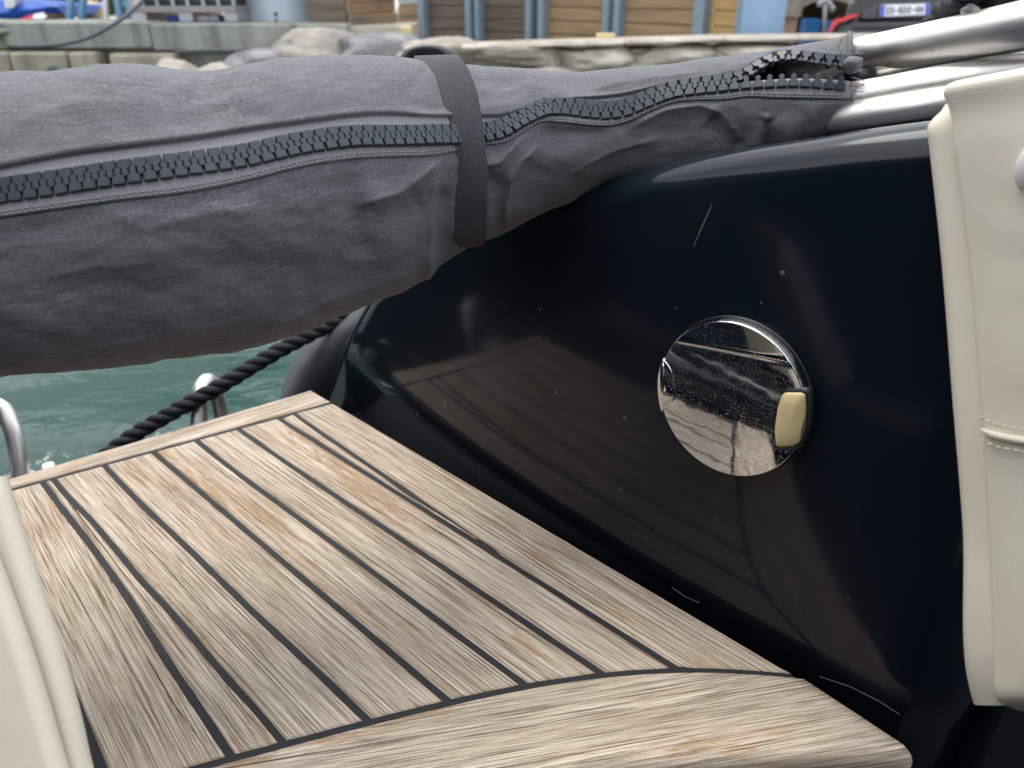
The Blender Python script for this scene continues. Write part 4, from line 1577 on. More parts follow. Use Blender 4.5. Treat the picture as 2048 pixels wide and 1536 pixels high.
# boat bathing ledge that carries rails and rope, below the teak
V = [to3(-0.05, 0.02, -0.115), to3(-0.05, -0.55, -0.115), to3(0.10, -0.55, -0.115), to3(0.10, 0.02, -0.115)]
ledge = box('bathing_ledge', (-0.065, 0.12, -0.52, 0.02, -0.20, -0.105), M_wall, boat,
            Matrix(((A_[0], B_[0], 0, O_[0]), (A_[1], B_[1], 0, O_[1]), (0, 0, 1, 0), (0, 0, 0, 1))), bev=0.01)
mr = rope('mooring_rope', [P(170, 945, .95), P(262, 874, .96), P(350, 822, .965), P(430, 778, .97), P(560, 700, .98), P(660, 648, .985), P(760, 596, .99), P(860, 540, 1.0)], 0.0100, M_rope, None, lay=2.6, seg=10)
tag(mr, 'thick twisted black mooring rope running from the teak edge up under the cover', 'rope')
bm = bmesh.new()
box_bm(bm, -0.007, 0.007, -0.010, 0.010, -0.008, 0.005, None, 0.003)
bmesh.ops.transform(bm, matrix=Matrix.Translation(Vector(P(98, 938, .90))) @ Matrix.Rotation(0.6, 4, 'Z'), verts=bm.verts)
tag(bmobj('deck_cleat', bm, M_white, None, True), 'small white fitting peeping over the far teak edge at left', 'cleat')
# ================================================================== QUAY AND WHAT STANDS ON IT
M_conc = concrete_mat('stained_concrete', (0.20, 0.215, 0.195), (0.36, 0.37, 0.33))
M_concw = concrete_mat('warm_concrete', (0.30, 0.27, 0.215), (0.46, 0.415, 0.33))
M_cap = concrete_mat('pale_coping', (0.46, 0.42, 0.34), (0.60, 0.56, 0.46), False)
M_rock = stone_mat('rough_rock', (0.20, 0.19, 0.18), (0.36, 0.33, 0.29), (0.50, 0.44, 0.38))
M_rockg = stone_mat('grey_rock', (0.13, 0.135, 0.145), (0.24, 0.24, 0.25), (0.36, 0.35, 0.34))
M_stone = stone_mat('wall_stone', (0.27, 0.24, 0.20), (0.42, 0.38, 0.32), (0.54, 0.48, 0.42))
M_copst = stone_mat('coping_rock', (0.36, 0.32, 0.27), (0.50, 0.45, 0.38), (0.60, 0.55, 0.48))
M_ground = simple('pale_gravel', (0.50, 0.48, 0.44), 0.9, 0.2, 3, bump=0.3, bs=20)
M_blue = simple('blue_paint', (0.010, 0.085, 0.42), 0.35, 0.15, 3)
M_steelblue = simple('trestle_blue_paint', (0.055, 0.15, 0.25), 0.5, 0.25, 4)
M_postblue = simple('grey_blue_steel', (0.22, 0.29, 0.34), 0.5, 0.2, 5)
M_container = simple('pale_blue_steel', (0.24, 0.37, 0.53), 0.5, 0.12, 2)
M_tank = simple('light_grey_tank', (0.47, 0.55, 0.63), 0.45, 0.10, 1.2)
M_ibc = simple('dark_plastic_tank', (0.035, 0.045, 0.062), 0.4, 0.3, 2)
M_galv = simple('galvanised_bar', (0.40, 0.41, 0.43), 0.5, 0.2, 6, metal=0.4)
M_pallet = simple('worn_pallet', (0.30, 0.26, 0.25), 0.8, 0.3, 5)
M_red = simple('red_paint', (0.50, 0.03, 0.06), 0.4, 0.1, 4)
M_w = simple('white_paint', (0.72, 0.72, 0.70), 0.4, 0.08, 4)
M_rust = simple('rusty_brown', (0.09, 0.055, 0.035), 0.8, 0.4, 8)
M_wdark = wood_bg('dark_boards', (0.115, 0.088, 0.070), (0.21, 0.165, 0.135))
M_wmid = wood_bg('brown_boards', (0.25, 0.165, 0.095), (0.40, 0.28, 0.17))
M_wgold = wood_bg('golden_boards', (0.40, 0.25, 0.10), (0.55, 0.37, 0.17))
M_wpale = wood_bg('pale_green_boards', (0.34, 0.38, 0.35), (0.46, 0.49, 0.45))
M_wgrey = wood_bg('weathered_boards', (0.15, 0.125, 0.115), (0.40, 0.25, 0.13))
M_yel = simple('pale_timber', (0.62, 0.50, 0.27), 0.8, 0.15, 6)
M_carblk = simple('black_car_paint', (0.012, 0.013, 0.015), 0.22, 0.2, 4)
M_cargrey = simple('grey_bumper_plastic', (0.045, 0.048, 0.052), 0.6, 0.15, 6)
M_taill = simple('red_lamp_glass', (0.55, 0.015, 0.03), 0.15, 0.1, 6)
M_glass = simple('dark_car_glass', (0.02, 0.025, 0.03), 0.06, 0.1, 6)
M_plate = simple('white_plate', (0.72, 0.74, 0.80), 0.4, 0.03, 6)
M_pblue = simple('plate_blue', (0.02, 0.07, 0.50), 0.4, 0.05, 6)
M_letter = simple('plate_black', (0.03, 0.03, 0.035), 0.5, 0.05, 6)
M_crate = simple('blue_crate', (0.015, 0.13, 0.34), 0.45, 0.1, 6)
M_peach = simple('peach_plaster', (0.55, 0.36, 0.25), 0.9, 0.12, 3)
M_leaf = simple('shrub_leaves', (0.06, 0.12, 0.03), 0.7, 0.5, 9)
M_bstone = stone_mat('building_stone', (0.25, 0.22, 0.17), (0.33, 0.29, 0.235), (0.40, 0.35, 0.28))
M_hose = simple('grey_hose', (0.07, 0.08, 0.09), 0.6, 0.2, 10)
M_tyre = simple('black_tyre', (0.02, 0.02, 0.021), 0.85, 0.2, 10)

QY = 8.0            # depth of the quay face
ZL = P(300, 44, QY)[2]      # left quay top
GZ = -0.55


def wz(y, d):
    return P(1024, y, d)[2]


def xw(x, d):
    return (x - CX) / F * d


def dy(d, y=50):
    """world y of a point d metres along the axis at photo height y"""
    return P(1024, y, d)[1]


# ground behind
bm = bmesh.new()
box_bm(bm, -40, 40, dy(QY) + 0.5, 70, -1.6, GZ)
tag(bmobj('quay_ground', bm, M_ground), kind='structure')

bm = bmesh.new()
box_bm(bm, -40, xw(700, 8.6), dy(QY) + 1.1, dy(15), -1.0, ZL - 0.04)
tag(bmobj('quay_top', bm, M_ground), kind='structure')
# left quay : concrete wall with lower blocks
quay = thing('quay_wall', 'stained grey concrete quay wall with square fender blocks along its foot', 'quay', (xw(300, QY), dy(QY), GZ))
y0 = dy(QY)
xs0, xs1 = xw(-500, QY), xw(694, QY)
nseg = 3
xe_ = np.linspace(xs0, xs1, nseg + 1)
for k in range(nseg):
    zt = ZL + 0.02 - 0.0 * k
    zb_ = wz(100, QY)
    bm = bmesh.new()
    g = 14
    x0, x1 = xe_[k] + 0.004, xe_[k + 1] - 0.004
    box_bm(bm, x0, x1, y0 + random.uniform(0, .02), y0 + 1.2, zb_ + random.uniform(-.02, .02), wz(44 + 10 * (k / nseg) ** 2, QY), None, 0.015)
    bmobj('concrete_block', bm, M_conc, quay)
bm = bmesh.new(); box_bm(bm, xs0, xs1, y0 + 0.16, y0 + 1.1, -1.6, zb_ + 0.03)
bmobj('core', bm, M_conc, quay)
for (x0, x1, ya, yb, m) in [(-330, -170, 104, 300, M_concw), (-160, 10, 104, 300, M_concw), (16, 126, 105, 300, M_concw), (131, 188, 105, 300, M_concw), (214, 345, 108, 300, M_concw)]:
    bm = bmesh.new()
    box_bm(bm, xw(x0, QY), xw(x1, QY), y0 - 0.12 + random.uniform(-.02, .02), y0 + 0.3, -1.6, wz(ya, QY), None, 0.03)
    bmobj('fender_block', bm, m, quay)
# iron ring plate on a block
bm = bmesh.new()
bmesh.ops.create_uvsphere(bm, u_segments=14, v_segments=8, radius=1)
bmesh.ops.transform(bm, matrix=Matrix.Translation((xw(98, QY), y0 - 0.13, wz(150, QY))) @ Matrix.Diagonal((0.08, 0.03, 0.085, 1)), verts=bm.verts)
bmobj('ring_plate', bm, M_hose, quay, True)
tube('ledge_pipe', [P(350, 104, QY - .08), P(420, 101, QY - .08), P(492, 101, QY - .06), P(498, 118, QY - .04)], 0.016, M_hose, quay, 8)
# mooring bollard, left
bol = thing('mooring_bollard', 'mossy mushroom mooring bollard in front of the quay wall at the far left', 'bollard', P(5, 96, QY - .3))
prof = [(0.0, .32), (.10, .315), (.135, .29), (.135, .24), (.10, .215), (.06, .20), (.055, .05), (.09, 0.0), (0, 0)]
V = []
c_ = P(4, 97, QY - .35)
for r_, z_ in prof:
    for k in range(20):
        a = k / 20 * 2 * math.pi
        V.append((c_[0] + r_ * .8 * math.cos(a), c_[1] + r_ * .8 * math.sin(a), c_[2] + z_ * .55))
mesh('post', V, grid(len(prof), 20, True), simple('mossy_iron', (0.16, 0.17, 0.12), 0.9, 0.4, 20), bol, True)
hs = tube('hawser', [P(-60, 95, QY - .3), P(60, 93, QY - .28), P(120, 89, QY - .25), P(180, 74, QY - .2), P(230, 47, QY - .15), P(275, 12, QY + .1), P(310, -30, QY + .5)], 0.020, M_hose, None, 10, 50)
tag(hs, 'slack grey hawser rising across the concrete quay wall from the bollard', 'rope')


def rock(name, cx_, cy_, d, rx, ry, rz, mat, label, seed, group=None, parent=None, flat=1.0):
    c = Vector(P(cx_, cy_, d))
    bm = bmesh.new()
    bmesh.ops.create_icosphere(bm, subdivisions=4, radius=1)
    for v in bm.verts:
        n_ = v.co.normalized()
        k = 1 + 0.30 * noise.noise(n_ * 1.1 + Vector((seed, 0, 0))) + 0.14 * noise.noise(n_ * 2.7 + Vector((0, seed, 0))) + 0.06 * noise.noise(n_ * 7 + Vector((0, 0, seed)))
        # chiselled facets
        for q in range(5):
            rs_ = random.Random(seed * 11 + q)
            f_ = Vector((rs_.uniform(-1, 1), rs_.uniform(-1, 0.3), rs_.uniform(-1, 1))).normalized()
            dd = n_.dot(f_)
            if dd > 0.72: k = min(k, 0.78 / dd)
        v.co = Vector((n_.x * rx * k, n_.y * ry * k, n_.z * rz * k)) + c
    o = bmobj(name, bm, mat, parent, True)
    if parent is None: tag(o, label, 'rock', group)
    return o


s_ = 8.0 / F
for args in [
    (628, 106, 7.7, 100, M_rock, 'large pale pinkish boulder piled against the end of the quay wall', 1, 50),
    (525, 134, 7.6, 84, M_rockg, 'flat grey boulder lying left of the pale pinkish one', 2, 36),
    (768, 104, 7.6, 84, M_rockg, 'dark grey boulder right of the pale pinkish one behind the black buckle', 3, 42),
    (690, 142, 7.3, 70, M_rock, 'low rough boulder just above the cover beneath the grey one', 5, 22),
    (440, 158, 7.5, 75, M_rock, 'low boulder half hidden by the cover below the pipe', 6, 28),
    (800, 150, 7.2, 60, M_rock, 'low boulder behind the buckle and strap', 8, 26),
    (350, 150, 7.7, 50, M_rock, 'brownish boulder beside the last fender block', 9, 30)]:
    x_, y_, d_, rx_, m_, lab, sd_, ry_ = args
    rock('boulder', x_, y_, d_, rx_ * s_, rx_ * s_ * 0.9, ry_ * s_, m_, lab, sd_, 'boulders at the foot of the quay')
bm = bmesh.new()
box_bm(bm, xw(345, 8.2), xw(900, 8.2), dy(8.2), dy(8.2) + 1, -1.6, wz(120, 8.2))
tag(bmobj('rubble_bank', bm, M_rockg), kind='structure')

# right : parapet of big stones under a pale coping
wall = thing('stone_parapet', 'low wall of big rough stones under a pale coping in front of the timber sheds', 'wall', (xw(1300, 7), dy(7), -1.4))
PD = 7.0
cop_px = [(810, 94), (900, 90), (1050, 85), (1250, 79), (1450, 73), (1600, 71), (1750, 70), (2000, 69), (2400, 67)]
for k, ((xa, ya), (xb, yb)) in enumerate(zip(cop_px[:-1], cop_px[1:])):
    a, b = P(xa, ya, PD), P(xb, yb, PD)
    V = []
    n_ = 10
    for i in range(n_ + 1):
        t = i / n_; c = a + (b - a) * t
        c = c + (b - a) / np.linalg.norm(b - a) * (0.004 if i == 0 else -0.004 if i == n_ else 0)
        j1 = 0.014 * noise.noise(Vector((c[0] * 3, 0, 1))); j2 = 0.02 * noise.noise(Vector((c[0] * 4, 5, 1)))
        V += [(c[0], c[1] + 0.75, c[2] - 0.02), (c[0], c[1] + 0.04 + j1, c[2]), (c[0], c[1] + j2, c[2] - 0.03 + j1), (c[0], c[1] + 0.02 + j2, c[2] - 0.05 + j2), (c[0], c[1] + 0.75, c[2] - 0.07)]
    fs = grid(n_ + 1, 5, True)
    fs += [tuple(range(5)), tuple(n_ * 5 + i for i in range(5))[::-1]]
    mesh('coping_stone', V, fs, M_copst, wall, False)
rr = random.Random(4)
for row, (yc, hh) in enumerate([(112, 32), (170, 40), (240, 42)]):
    x = 815 - 60 * row
    k = 0
    while x < 2100:
        wdt = rr.uniform(110, 230)
        rock('stone', x + wdt / 2, yc + rr.uniform(-5, 5), PD + 0.26, wdt * 0.66 * PD / F, 0.27, hh * 0.92 * PD / F, rr.choice([M_stone, M_stone, M_rock]), None, 20 + row * 30 + k, None, wall)
        x += wdt; k += 1
bm = bmesh.new()
box_bm(bm, xw(805, PD), xw(2500, PD), dy(PD) + .11, dy(PD) + 0.72, -1.6, wz(94, PD) - 0.03)
bmobj('rubble_core', bm, M_stone, wall)


# timber sheds
def shed_point(px_):
    t = (px_ - 797) / (1496 - 797)
    d = 11.5 + (8.0 - 11.5) * t
    return d


SH = 2.9
zsh = GZ
shed_bays = [(798, 845, M_wpale), (859, 938, M_wdark), (969, 1059, M_wdark), (1097, 1214, M_wmid), (1249, 1396, M_wmid), (1419, 1482, M_wgold)]
posts = [(846, 858), (940, 951), (959, 968), (1060, 1071), (1085, 1096), (1215, 1226), (1237, 1248), (1397, 1418), (1483, 1495)]
labs = ['pale green slatted timber bay at the left end of the row', 'dark brown timber bay next to the pale green one', 'dark brown timber bay in the middle of the row above the stone wall',
        'mid brown timber bay with a pale timber block at its foot', 'wide mid brown timber bay second from the right end', 'narrow golden timber bay beside the pale blue column']


def fbox(name, xa, xb, z0, z1, da, db, depth, mat, parent, off=0.0, bev=0.0):
    """upright box whose front runs from photo column xa at depth da to xb at depth db"""
    a = np.array([xw(xa, da), dy(da), 0.0]); b = np.array([xw(xb, db), dy(db), 0.0])
    ex = b - a; L = np.linalg.norm(ex); ex /= L
    ey = np.array([-ex[1], ex[0], 0.0])
    if ey[1] < 0: ey = -ey
    bm = bmesh.new()
    box_bm(bm, 0, L, off, off + depth, z0, z1, None, bev)
    M = Matrix(((ex[0], ey[0], 0, a[0]), (ex[1], ey[1], 0, a[1]), (0, 0, 1, 0), (0, 0, 0, 1)))
    bmesh.ops.transform(bm, matrix=M, verts=bm.verts)
    return bmobj(name, bm, mat, parent)


for (xa, xb, m), lab in zip(shed_bays, labs):
    da, db = shed_point(xa), shed_point(xb)
    t = thing('timber_bay', lab, 'timber shed', (xw((xa + xb) / 2, (da + db) / 2), dy((da + db) / 2), zsh), 'timber bays of the quayside sheds')
    z = zsh
    n = 0
    while z < SH:
        h_ = 0.155
        mm = m
        if m is M_wpale and z < 0.22: mm = M_wmid
        fbox('board', xa - 1, xb + 1, z, z + h_ - 0.012, da, db, 0.04, mm, t, random.uniform(0, 0.012))
        z += h_; n += 1
    fbox('backing', xa - 2, xb + 2, zsh, SH, da, db, 0.05, M_wdark, t, 0.07)
    fbox('roof', xa - 4, xb + 4, SH, SH + 0.12, da, db, 1.0, M_postblue, t, -0.1)
    if xb < 1300: fbox('side_wall', xa - 2, xb + 2, zsh, SH - 0.01, da, db, 1.2, M_wdark, t, 0.13)
for k, (xa, xb) in enumerate(posts):
    da, db = shed_point(xa), shed_point(xb)
    o = fbox('steel_post', xa, xb, zsh, SH - 0.02, da, db, 0.16, M_postblue, None, -0.11, 0.008)
    tag(o, 'grey blue steel post between timber bays, number of its kind told only by place' if False else
        ['grey blue steel post between the pale green and the first dark brown bay', 'left grey blue steel post between the two dark brown bays', 'right grey blue steel post between the two dark brown bays',
         'left grey blue steel post between the dark and the mid brown bays', 'right grey blue steel post between the dark and the mid brown bays', 'left grey blue steel post between the two mid brown bays',
         'right grey blue steel post between the two mid brown bays', 'grey blue steel post left of the golden timber bay', 'grey blue steel post right of the golden timber bay'][k], 'post', 'steel posts between the timber bays')
o = fbox('blue_column', 1496, 1548, zsh, 3.1, 8.0, 7.8, 0.35, M_container, None, -0.15, 0.01)
tag(o, 'wide pale blue steel column at the right end of the timber sheds', 'column')
for (xa, xb, za, zb_, d, lab) in [(1196, 1231, 68, 82, 7.45, 'pale timber block lying on the coping before the brown bay')]:
    o = fbox('timber_block', xa, xb, wz(zb_, d), wz(za, d), d, d, 0.15, M_yel, None, 0, 0.006)
    tag(o, lab, 'timber block')
V = []
bmk = bmesh.new()
box_bm(bmk, xw(799, 7.9), xw(823, 7.9), dy(7.9), dy(7.9) + 0.12, -0.5, wz(53, 7.9), None, 0.02)
tag(bmobj('bollard_post', bmk, M_yel), 'short pale yellow post standing at the corner of the weathered plank hut', 'post')

# weathered plank hut, seen on the slant
hut = thing('plank_hut', 'weathered grey and orange plank hut behind the dark grey boulder', 'hut', (xw(748, 8.6), dy(8.6), 0.0))
zb0 = wz(50, 8.4)
for k in range(12):
    za = zb0 + k * 0.115
    fbox('plank', 704, 795, za, za + 0.108, 8.3, 9.1, 0.04, M_wgrey, hut, random.uniform(0, .015))
fbox('inner_wall', 703, 796, zb0, zb0 + 1.38, 8.3, 9.1, 0.5, M_wdark, hut, 0.06)
fbox('roof', 700, 800, zb0 + 1.39, zb0 + 1.46, 8.3, 9.1, 0.9, M_wgrey, hut, -0.08)
bm = bmesh.new(); box_bm(bm, xw(696, 8.2), xw(815, 8.2), dy(8.2) - 0.05, dy(9.2), -0.8, zb0 - 0.003)
tag(bmobj('hut_plinth', bm, M_cap), 'pale concrete plinth carrying the weathered plank hut', 'plinth')

# grey timber crate frame left of the hut
crt = thing('slatted_crate', 'grey open crate frame between the light grey tank and the plank hut', 'crate', (xw(670, 8.7), dy(8.7), 0.1))
d_ = 8.7
zc = wz(53, d_)
for (xa, xb, za, zb_) in [(638, 648, zc, zc + 1.1), (694, 703, zc, zc + 1.1), (648, 694, wz(27, d_), wz(13, d_)), (648, 694, wz(-40, d_), wz(-54, d_)), (648, 662, zc, wz(27, d_) - 0.003)]:
    fbox('rail', xa, xb, za, zb_, d_, d_, 0.07, M_galv, crt, 0, 0.006)
fbox('back_panel', 640, 702, zc, zc + 1.08, d_, d_, 0.05, M_ibc, crt, 0.3)

# light grey round tank
V = []
cx_, r_ = xw(558, 8.9), 82 / F * 8.9
cyl = []
for z_, k in ((wz(58, 8.4), 1.0), (wz(58, 8.4) + 0.03, 1.012), (wz(58, 8.4) + 0.06, 1.0), (1.7, 1.0), (1.74, 1.02), (1.8, 0.98), (1.95, 0.5), (2.0, 0.02)):
    for a in np.linspace(0, 2 * math.pi, 48, endpoint=False):
        V.append((cx_ + r_ * k * math.cos(a), dy(8.9) + 0.35 + r_ * k * math.sin(a), z_))
tk = thing('round_tank', 'light grey blue round storage tank standing on the quay', 'tank', (cx_, dy(8.9) + .35, wz(58, 8.4)))
mesh('shell', V, grid(8, 48, True), M_tank, tk, True)
for y_ in (28, 42):
    bm = bmesh.new(); bmesh.ops.create_uvsphere(bm, u_segments=10, v_segments=6, radius=0.022)
    q = P(552, y_, 8.75)
    bmesh.ops.translate(bm, verts=bm.verts, vec=(q[0], dy(8.9) + .35 - r_ - 0.003, q[2]))
    bmobj('rusty_bolt', bm, M_rust, tk, True)

# caged liquid container on its pallet
ib = thing('caged_tank', 'dark liquid container in a galvanised cage on a worn pallet', 'tank', (xw(370, 8.6), dy(8.6), wz(43, 8.6)))
d_ = 8.5
zp = wz(43, d_); zpt = wz(15, d_)
box('tank_body', (xw(284, d_), xw(468, d_), dy(d_) + .06, dy(d_) + 0.95, zpt + 0.01, zpt + 1.0), M_ibc, ib, bev=0.04)
for x_ in (270, 293, 322, 353, 382, 413, 443, 473):
    box('cage_bar', (xw(x_, d_) - .016, xw(x_, d_) + .016, dy(d_), dy(d_) + .03, zpt + .02, zpt + 1.02), M_galv, ib)
for z_ in (zpt + .35, zpt + .68, zpt + 1.02):
    box('cage_rail', (xw(268, d_), xw(476, d_), dy(d_) - .02, dy(d_) - .002, z_, z_ + .03), M_galv, ib)
box('pallet_deck', (xw(266, d_), xw(478, d_), dy(d_) - .03, dy(d_) + 1.0, zpt - .045, zpt + .018), M_pallet, ib, bev=.004)
for x0, x1 in ((268, 297), (362, 388), (452, 478)):
    box('pallet_block', (xw(x0, d_), xw(x1, d_), dy(d_) - .02, dy(d_) + 0.98, zp, zpt - .047), M_galv, ib, bev=.004)
for (x0, x1, m, lab) in [(389, 410, M_w, 'small white box tucked under the middle of the pallet'), (412, 432, M_tank, 'small pale blue box tucked beside the white one under the pallet'), (327, 352, M_blue, 'small dark blue box tucked under the left half of the pallet')]:
    o = box('small_box', (xw(x0, d_), xw(x1, d_), dy(d_) + .12, dy(d_) + .32, zp + .001, wz(31, d_)), m, None, bev=.006)
    tag(o, lab, 'box', 'boxes under the pallet')

# blue trestle legs left of the container
tr = thing('blue_trestle', 'blue painted steel trestle legs standing on the quay at left', 'trestle', (xw(200, 8.8), dy(8.8), GZ))
for (xa, ya, xb, yb) in [(147, -60, 140, 40), (172, -60, 163, 40), (206, -60, 213, 40), (222, -60, 242, 40), (243, -60, 262, 40)]:
    tube('leg', [P(xa, ya, 8.8), P(xb, yb, 8.8), P(xb + (xb - xa) * .6, yb + 30, 8.8)], 0.042 if xa != 206 else .03, M_steelblue if xa != 206 else M_galv, tr, 8)
tube('crossbar', [P(140, -50, 8.85), P(250, -50, 8.85)], 0.035, M_steelblue, tr, 8)

# blue boat on the quay, far left, with a red and white nose
db_ = 8.9
bt = thing('blue_boat', 'bright blue boat with a red and white stripe stored on the quay at far left', 'boat', P(20, 45, db_))
V = []
secs = [(-420, 30, 4, 60), (-200, 24, 2, 48), (0, 22, 0, 44), (70, 14, 8, 40), (112, 8, 12, 34), (119, 10, 16, 30)]
for (x_, yt, ym, yb) in secs:
    for (yy, off) in ((ym - 4 if x_ > 60 else ym, 0.0), (yt + 4, -.05), (yb, .10), (yb, .9), (yt, 1.05), (ym, 1.0)):
        p = P(x_, yy, db_); V.append((p[0], p[1] + off, p[2]))
fs = grid(6, 6, True) + [tuple(range(6)), tuple(30 + i for i in range(6))[::-1]]
mesh('hull', V, fs, M_blue, bt, False)
fbox('brown_block', 92, 118, wz(40, db_), wz(27, db_), db_, db_, 0.25, M_rust, bt, -.06)
def para(name, pts, d, mat, parent, th=0.03):
    bm = bmesh.new()
    f = [bm.verts.new(tuple(P(x, y, d))) for x, y in pts]
    b = [bm.verts.new((v.co.x, v.co.y + th, v.co.z)) for v in f]
    bm.faces.new(f); bm.faces.new(b[::-1])
    for i in range(len(f)):
        j = (i + 1) % len(f); bm.faces.new((f[i], f[j], b[j], b[i]))
    return bmobj(name, bm, mat, parent)
para('red_stripe', [(32, 41), (62, 29), (68, 29), (64, 37), (52, 41)], db_ - .12, M_red, bt)
para('white_stripe', [(64, 37), (68, 28), (84, 25), (93, 34), (86, 38)], db_ - .12, M_w, bt)
para('grey_fitting', [(5, -12), (28, -12), (30, 10), (26, 16), (10, 16)], db_ - .1, M_galv, bt, .2)

# pale wall, drum and shrubs behind the trestle
bm = bmesh.new(); box_bm(bm, -22, xw(800, 16), dy(15), dy(15.5), GZ - .2, 6.5)
tag(bmobj('rendered_wall', bm, simple('pale_render', (0.50, 0.50, 0.48), 0.9, 0.12, 1.5)), 'pale rendered wall far behind the trestle and the tanks', 'wall')
V = []
for z_, r_ in ((wz(38, 10), .27), (wz(34, 10), .29), (wz(10, 10), .29), (wz(6, 10), .27), (wz(6, 10) + .02, .02)):
    for a in np.linspace(0, 2 * math.pi, 20, endpoint=False): V.append((xw(192, 10) + .55 * r_ * math.cos(a), dy(10) + .55 * r_ * math.sin(a), z_))
tag(mesh('cream_drum', V, grid(5, 20, True), M_yel, None, True), 'cream coloured drum between the blue trestle legs', 'drum')


def shrub(px_, py_, d, r, lab, seed):
    t = thing('shrub', lab, 'shrub', P(px_, py_, d), 'shrubs behind the trestle')
    c = P(px_, py_, d); rg = random.Random(seed)
    V, fs = [], []
    for _ in range(420):
        u = Vector((rg.gauss(0, 1), rg.gauss(0, 1), abs(rg.gauss(0, 1)))).normalized() * r * rg.random() ** 0.4
        p = Vector(c) + u
        a = Vector((rg.uniform(-1, 1), rg.uniform(-1, 1), rg.uniform(-.4, 1))).normalized() * r * .16
        b = a.cross(Vector((rg.uniform(-1, 1), rg.uniform(-1, 1), rg.uniform(-1, 1)))).normalized() * r * .07
        o_ = len(V)
        V += [p - a, p + b, p + a, p - b]; fs.append((o_, o_ + 1, o_ + 2, o_ + 3))
    f = mesh('foliage', V, fs, M_leaf, t, False); f['kind'] = 'stuff'
    for k in range(4):
        tube('stem', [c - np.array([0, 0, .3]), c, c + np.array([rg.uniform(-.5, .5) * r, rg.uniform(-.3, .3) * r, r * .7])], .012, M_rust, t, 6)


shrub(130, 8, 12, .34, 'green shrub between the blue boat and the trestle', 1)
shrub(226, 28, 11, .28, 'low green shrub among the trestle legs beside the drum', 2)

# stone building with an arch, far right
ab_ = thing('arched_building', 'beige stone building with a wide arched opening right of the blue column', 'building', (xw(1620, 13), dy(13), GZ))
da = 13.0
N_ = 22
ax0, ax1 = xw(1600, da), xw(1702, da)
zsp = wz(16, da); ztop = wz(-1, da)
Va = []
for k in range(N_ + 1):
    t = k / N_; x_ = ax0 + (ax1 - ax0) * t
    za = zsp + (ztop - zsp) * math.sin(math.pi * t) ** 0.7
    Va += [(x_, za)]
bm = bmesh.new()
def prism(bm, poly, y0_, y1_):
    f = [bm.verts.new((x, y0_, z)) for x, z in poly]; b = [bm.verts.new((x, y1_, z)) for x, z in poly]
    bm.faces.new(f); bm.faces.new(b[::-1])
    for i in range(len(f)):
        j = (i + 1) % len(f); bm.faces.new((f[i], f[j], b[j], b[i]))
for k in range(N_):
    (xa, za), (xb, zb_) = Va[k], Va[k + 1]
    prism(bm, [(xa, za), (xb, zb_), (xb, 6.2), (xa, 6.2)], dy(da), dy(da) + 1.2)
prism(bm, [(xw(1540, da), wz(33, da)), (ax0, wz(33, da)), (ax0, 6.2), (xw(1540, da), 6.2)], dy(da), dy(da) + 1.2)
prism(bm, [(ax1, GZ), (xw(2500, da), GZ), (xw(2500, da), 6.2), (ax1, 6.2)], dy(da), dy(da) + 1.2)
bmobj('facade', bm, M_bstone, ab_)
box('lower_wall', (xw(1540, da), xw(1567, da), dy(da) + .2, dy(da) + 1.0, GZ, wz(33, da) - .004), M_rust, ab_)
box('plaster_patch', (xw(1567, da) + .003, ax0 - .004, dy(da) + .15, dy(da) + 1.0, GZ, wz(33, da) - .004), M_peach, ab_)
box('dark_interior', (ax0 - .3, ax1 + .3, dy(da) + 1.25, dy(da) + 1.35, GZ, 3.0), M_wdark, ab_)
for (x0, x1, y_, lab) in [(1612, 1640, 38, 'blue crate stack at the left inside the arched opening'), (1648, 1668, 42, 'blue crate stack at the right inside the arched opening')]:
    o = box('crate', (xw(x0, 12.5), xw(x1, 12.5), dy(12.5), dy(12.5) + .3, GZ, wz(y_, 12.5)), M_crate, None, bev=.01)
    tag(o, lab, 'crate', 'blue crates under the arch')
lp = thing('grey_stand', 'pale grey forked stand before the arched opening', 'stand', P(1648, 60, 11.5))
tube('pole', [P(1648, 75, 11.5), P(1650, 20, 11.5), P(1650, 4, 11.5)], .028, M_galv, lp, 10)
for (x_, y_) in ((1641, 8), (1650, 4), (1659, 9), (1664, 17)):
    bm = bmesh.new(); bmesh.ops.create_uvsphere(bm, u_segments=10, v_segments=6, radius=.05)
    q = P(x_, y_, 11.5); bmesh.ops.translate(bm, verts=bm.verts, vec=tuple(q)); bmobj('head', bm, M_galv, lp, True)

# black car
dc = 8.2
car = thing('parked_car', 'black hatchback parked beyond the stone wall with its rear plate in view', 'car', (xw(1790, dc), dy(dc), -0.7))
def cbox(name, pts, d, th, mat, parent=car, bev=0.02):
    bm = bmesh.new()
    f = [bm.verts.new(tuple(P(x, y, d))) for x, y in pts]
    b = [bm.verts.new((v.co.x + .50 * th, v.co.y + .87 * th, v.co.z)) for v in f]
    bm.faces.new(f); bm.faces.new(b[::-1])
    for i in range(len(f)):
        j = (i + 1) % len(f); bm.faces.new((f[i], f[j], b[j], b[i]))
    if bev: bmesh.ops.bevel(bm, geom=bm.edges[:], offset=bev, segments=2, profile=.5, affect='EDGES')
    return bmobj(name, bm, mat, parent)
cbox('body', [(1688, 40), (1700, 0), (1725, -20), (1900, -24), (1985, -20), (2005, 10), (2012, 60), (2000, 120), (1700, 120), (1682, 70)], dc + .12, 3.6, M_carblk, bev=.05)
cbox('cabin', [(1722, -24), (1750, -105), (1790, -125), (1920, -125), (1955, -105), (1980, -26)], dc + .35, 2.2, M_carblk, bev=.05)
cbox('rear_window', [(1738, -32), (1760, -98), (1945, -98), (1968, -32)], dc + .31, .05, M_glass, bev=.008)
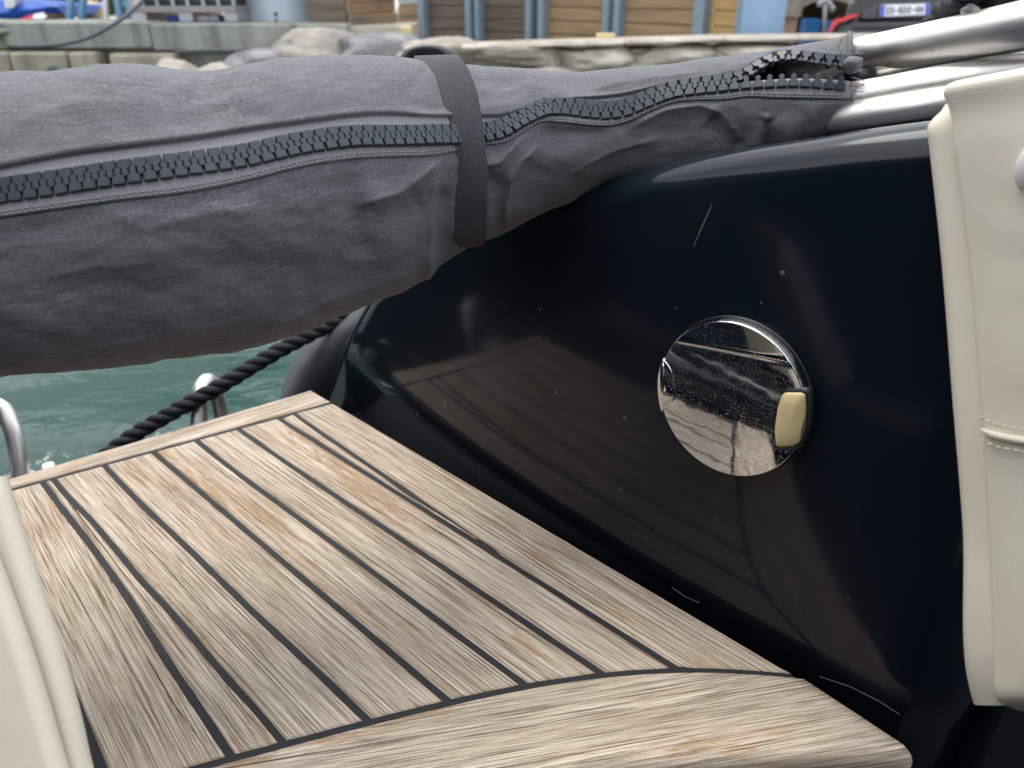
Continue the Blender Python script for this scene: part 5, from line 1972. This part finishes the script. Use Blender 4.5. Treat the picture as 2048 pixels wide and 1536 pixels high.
cbox('tailgate_recess', [(1722, 38), (1727, 24), (1765, 6), (1870, 3), (1905, 8), (1915, 38)], dc + .06, .1, M_cargrey, bev=.012)
cbox('bumper', [(1672, 64), (1684, 48), (1712, 46), (1990, 40), (2015, 60), (2010, 110), (1690, 110)], dc, .35, M_cargrey, bev=.03)
cbox('bumper_crease', [(1706, 56), (1716, 51), (1985, 46), (1985, 51), (1720, 56)], dc - .02, .08, M_carblk, bev=.006)
cbox('tail_light', [(1654, 66), (1666, 42), (1674, 37), (1688, 36), (1692, 31), (1714, 28), (1717, 30), (1708, 35), (1692, 41), (1676, 44), (1668, 52), (1660, 66)], dc - .03, .14, M_taill, bev=.006)
for (x0, x1) in ((1712, 1752), (1940, 1985)):
    q = P((x0 + x1) / 2, 125, dc + .3)
    bm = bmesh.new(); bmesh.ops.create_cone(bm, cap_ends=True, segments=28, radius1=.31, radius2=.31, depth=.2, matrix=Matrix.Translation((q[0], q[1] + .2, -0.39)) @ Matrix.Rotation(R(90), 4, 'Y'))
    bmobj('wheel', bm, M_tyre, car)
pl = cbox('licence_plate', [(1760, 33), (1762, 10), (1859, 7), (1858, 29)], dc + .03, .02, M_plate, bev=0)
def plate_pt(u, v, off):
    a, b, c_, d2 = P(1760, 33, dc + .03), P(1858, 29, dc + .03), P(1859, 7, dc + .03), P(1762, 10, dc + .03)
    return (a * (1 - u) + b * u) * (1 - v) + (d2 * (1 - u) + c_ * u) * v + np.array([0, -off, 0])
for u0, u1 in ((0.005, .085), (.915, .995)):
    V = [plate_pt(u0, .03, .003), plate_pt(u1, .03, .003), plate_pt(u1, .97, .003), plate_pt(u0, .97, .003)]
    mesh('blue_band', V, [(0, 1, 2, 3)], M_pblue, pl, False)
GL = {'G': ['111', '100', '101', '101', '111'], 'S': ['111', '100', '111', '001', '111'], '8': ['111', '101', '111', '101', '111'], '2': ['111', '001', '111', '100', '111'], '-': ['000', '000', '111', '000', '000'], 'H': ['101', '101', '111', '101', '101'], 'N': ['101', '111', '111', '111', '101']}
V, fs = [], []
txt = 'GS-822-HH'
for i, chh in enumerate(txt):
    for r in range(5):
        for c_ in range(3):
            if GL[chh][r][c_] == '1':
                u0 = .115 + (i + c_ * .25) * .087; v0 = .80 - r * .125 - .0
                o_ = len(V)
                V += [plate_pt(u0, v0 - .125, .004), plate_pt(u0 + .0219, v0 - .125, .004), plate_pt(u0 + .0219, v0, .004), plate_pt(u0, v0, .004)]
                fs.append((o_, o_ + 1, o_ + 2, o_ + 3))
mesh('lettering', V, fs, M_letter, pl, False)
bm = bmesh.new(); box_bm(bm, xw(1500, 7.6), 14, dy(7.3), dy(13), -.9, -.70)
tag(bmobj('quay_road', bm, M_ground), kind='structure')
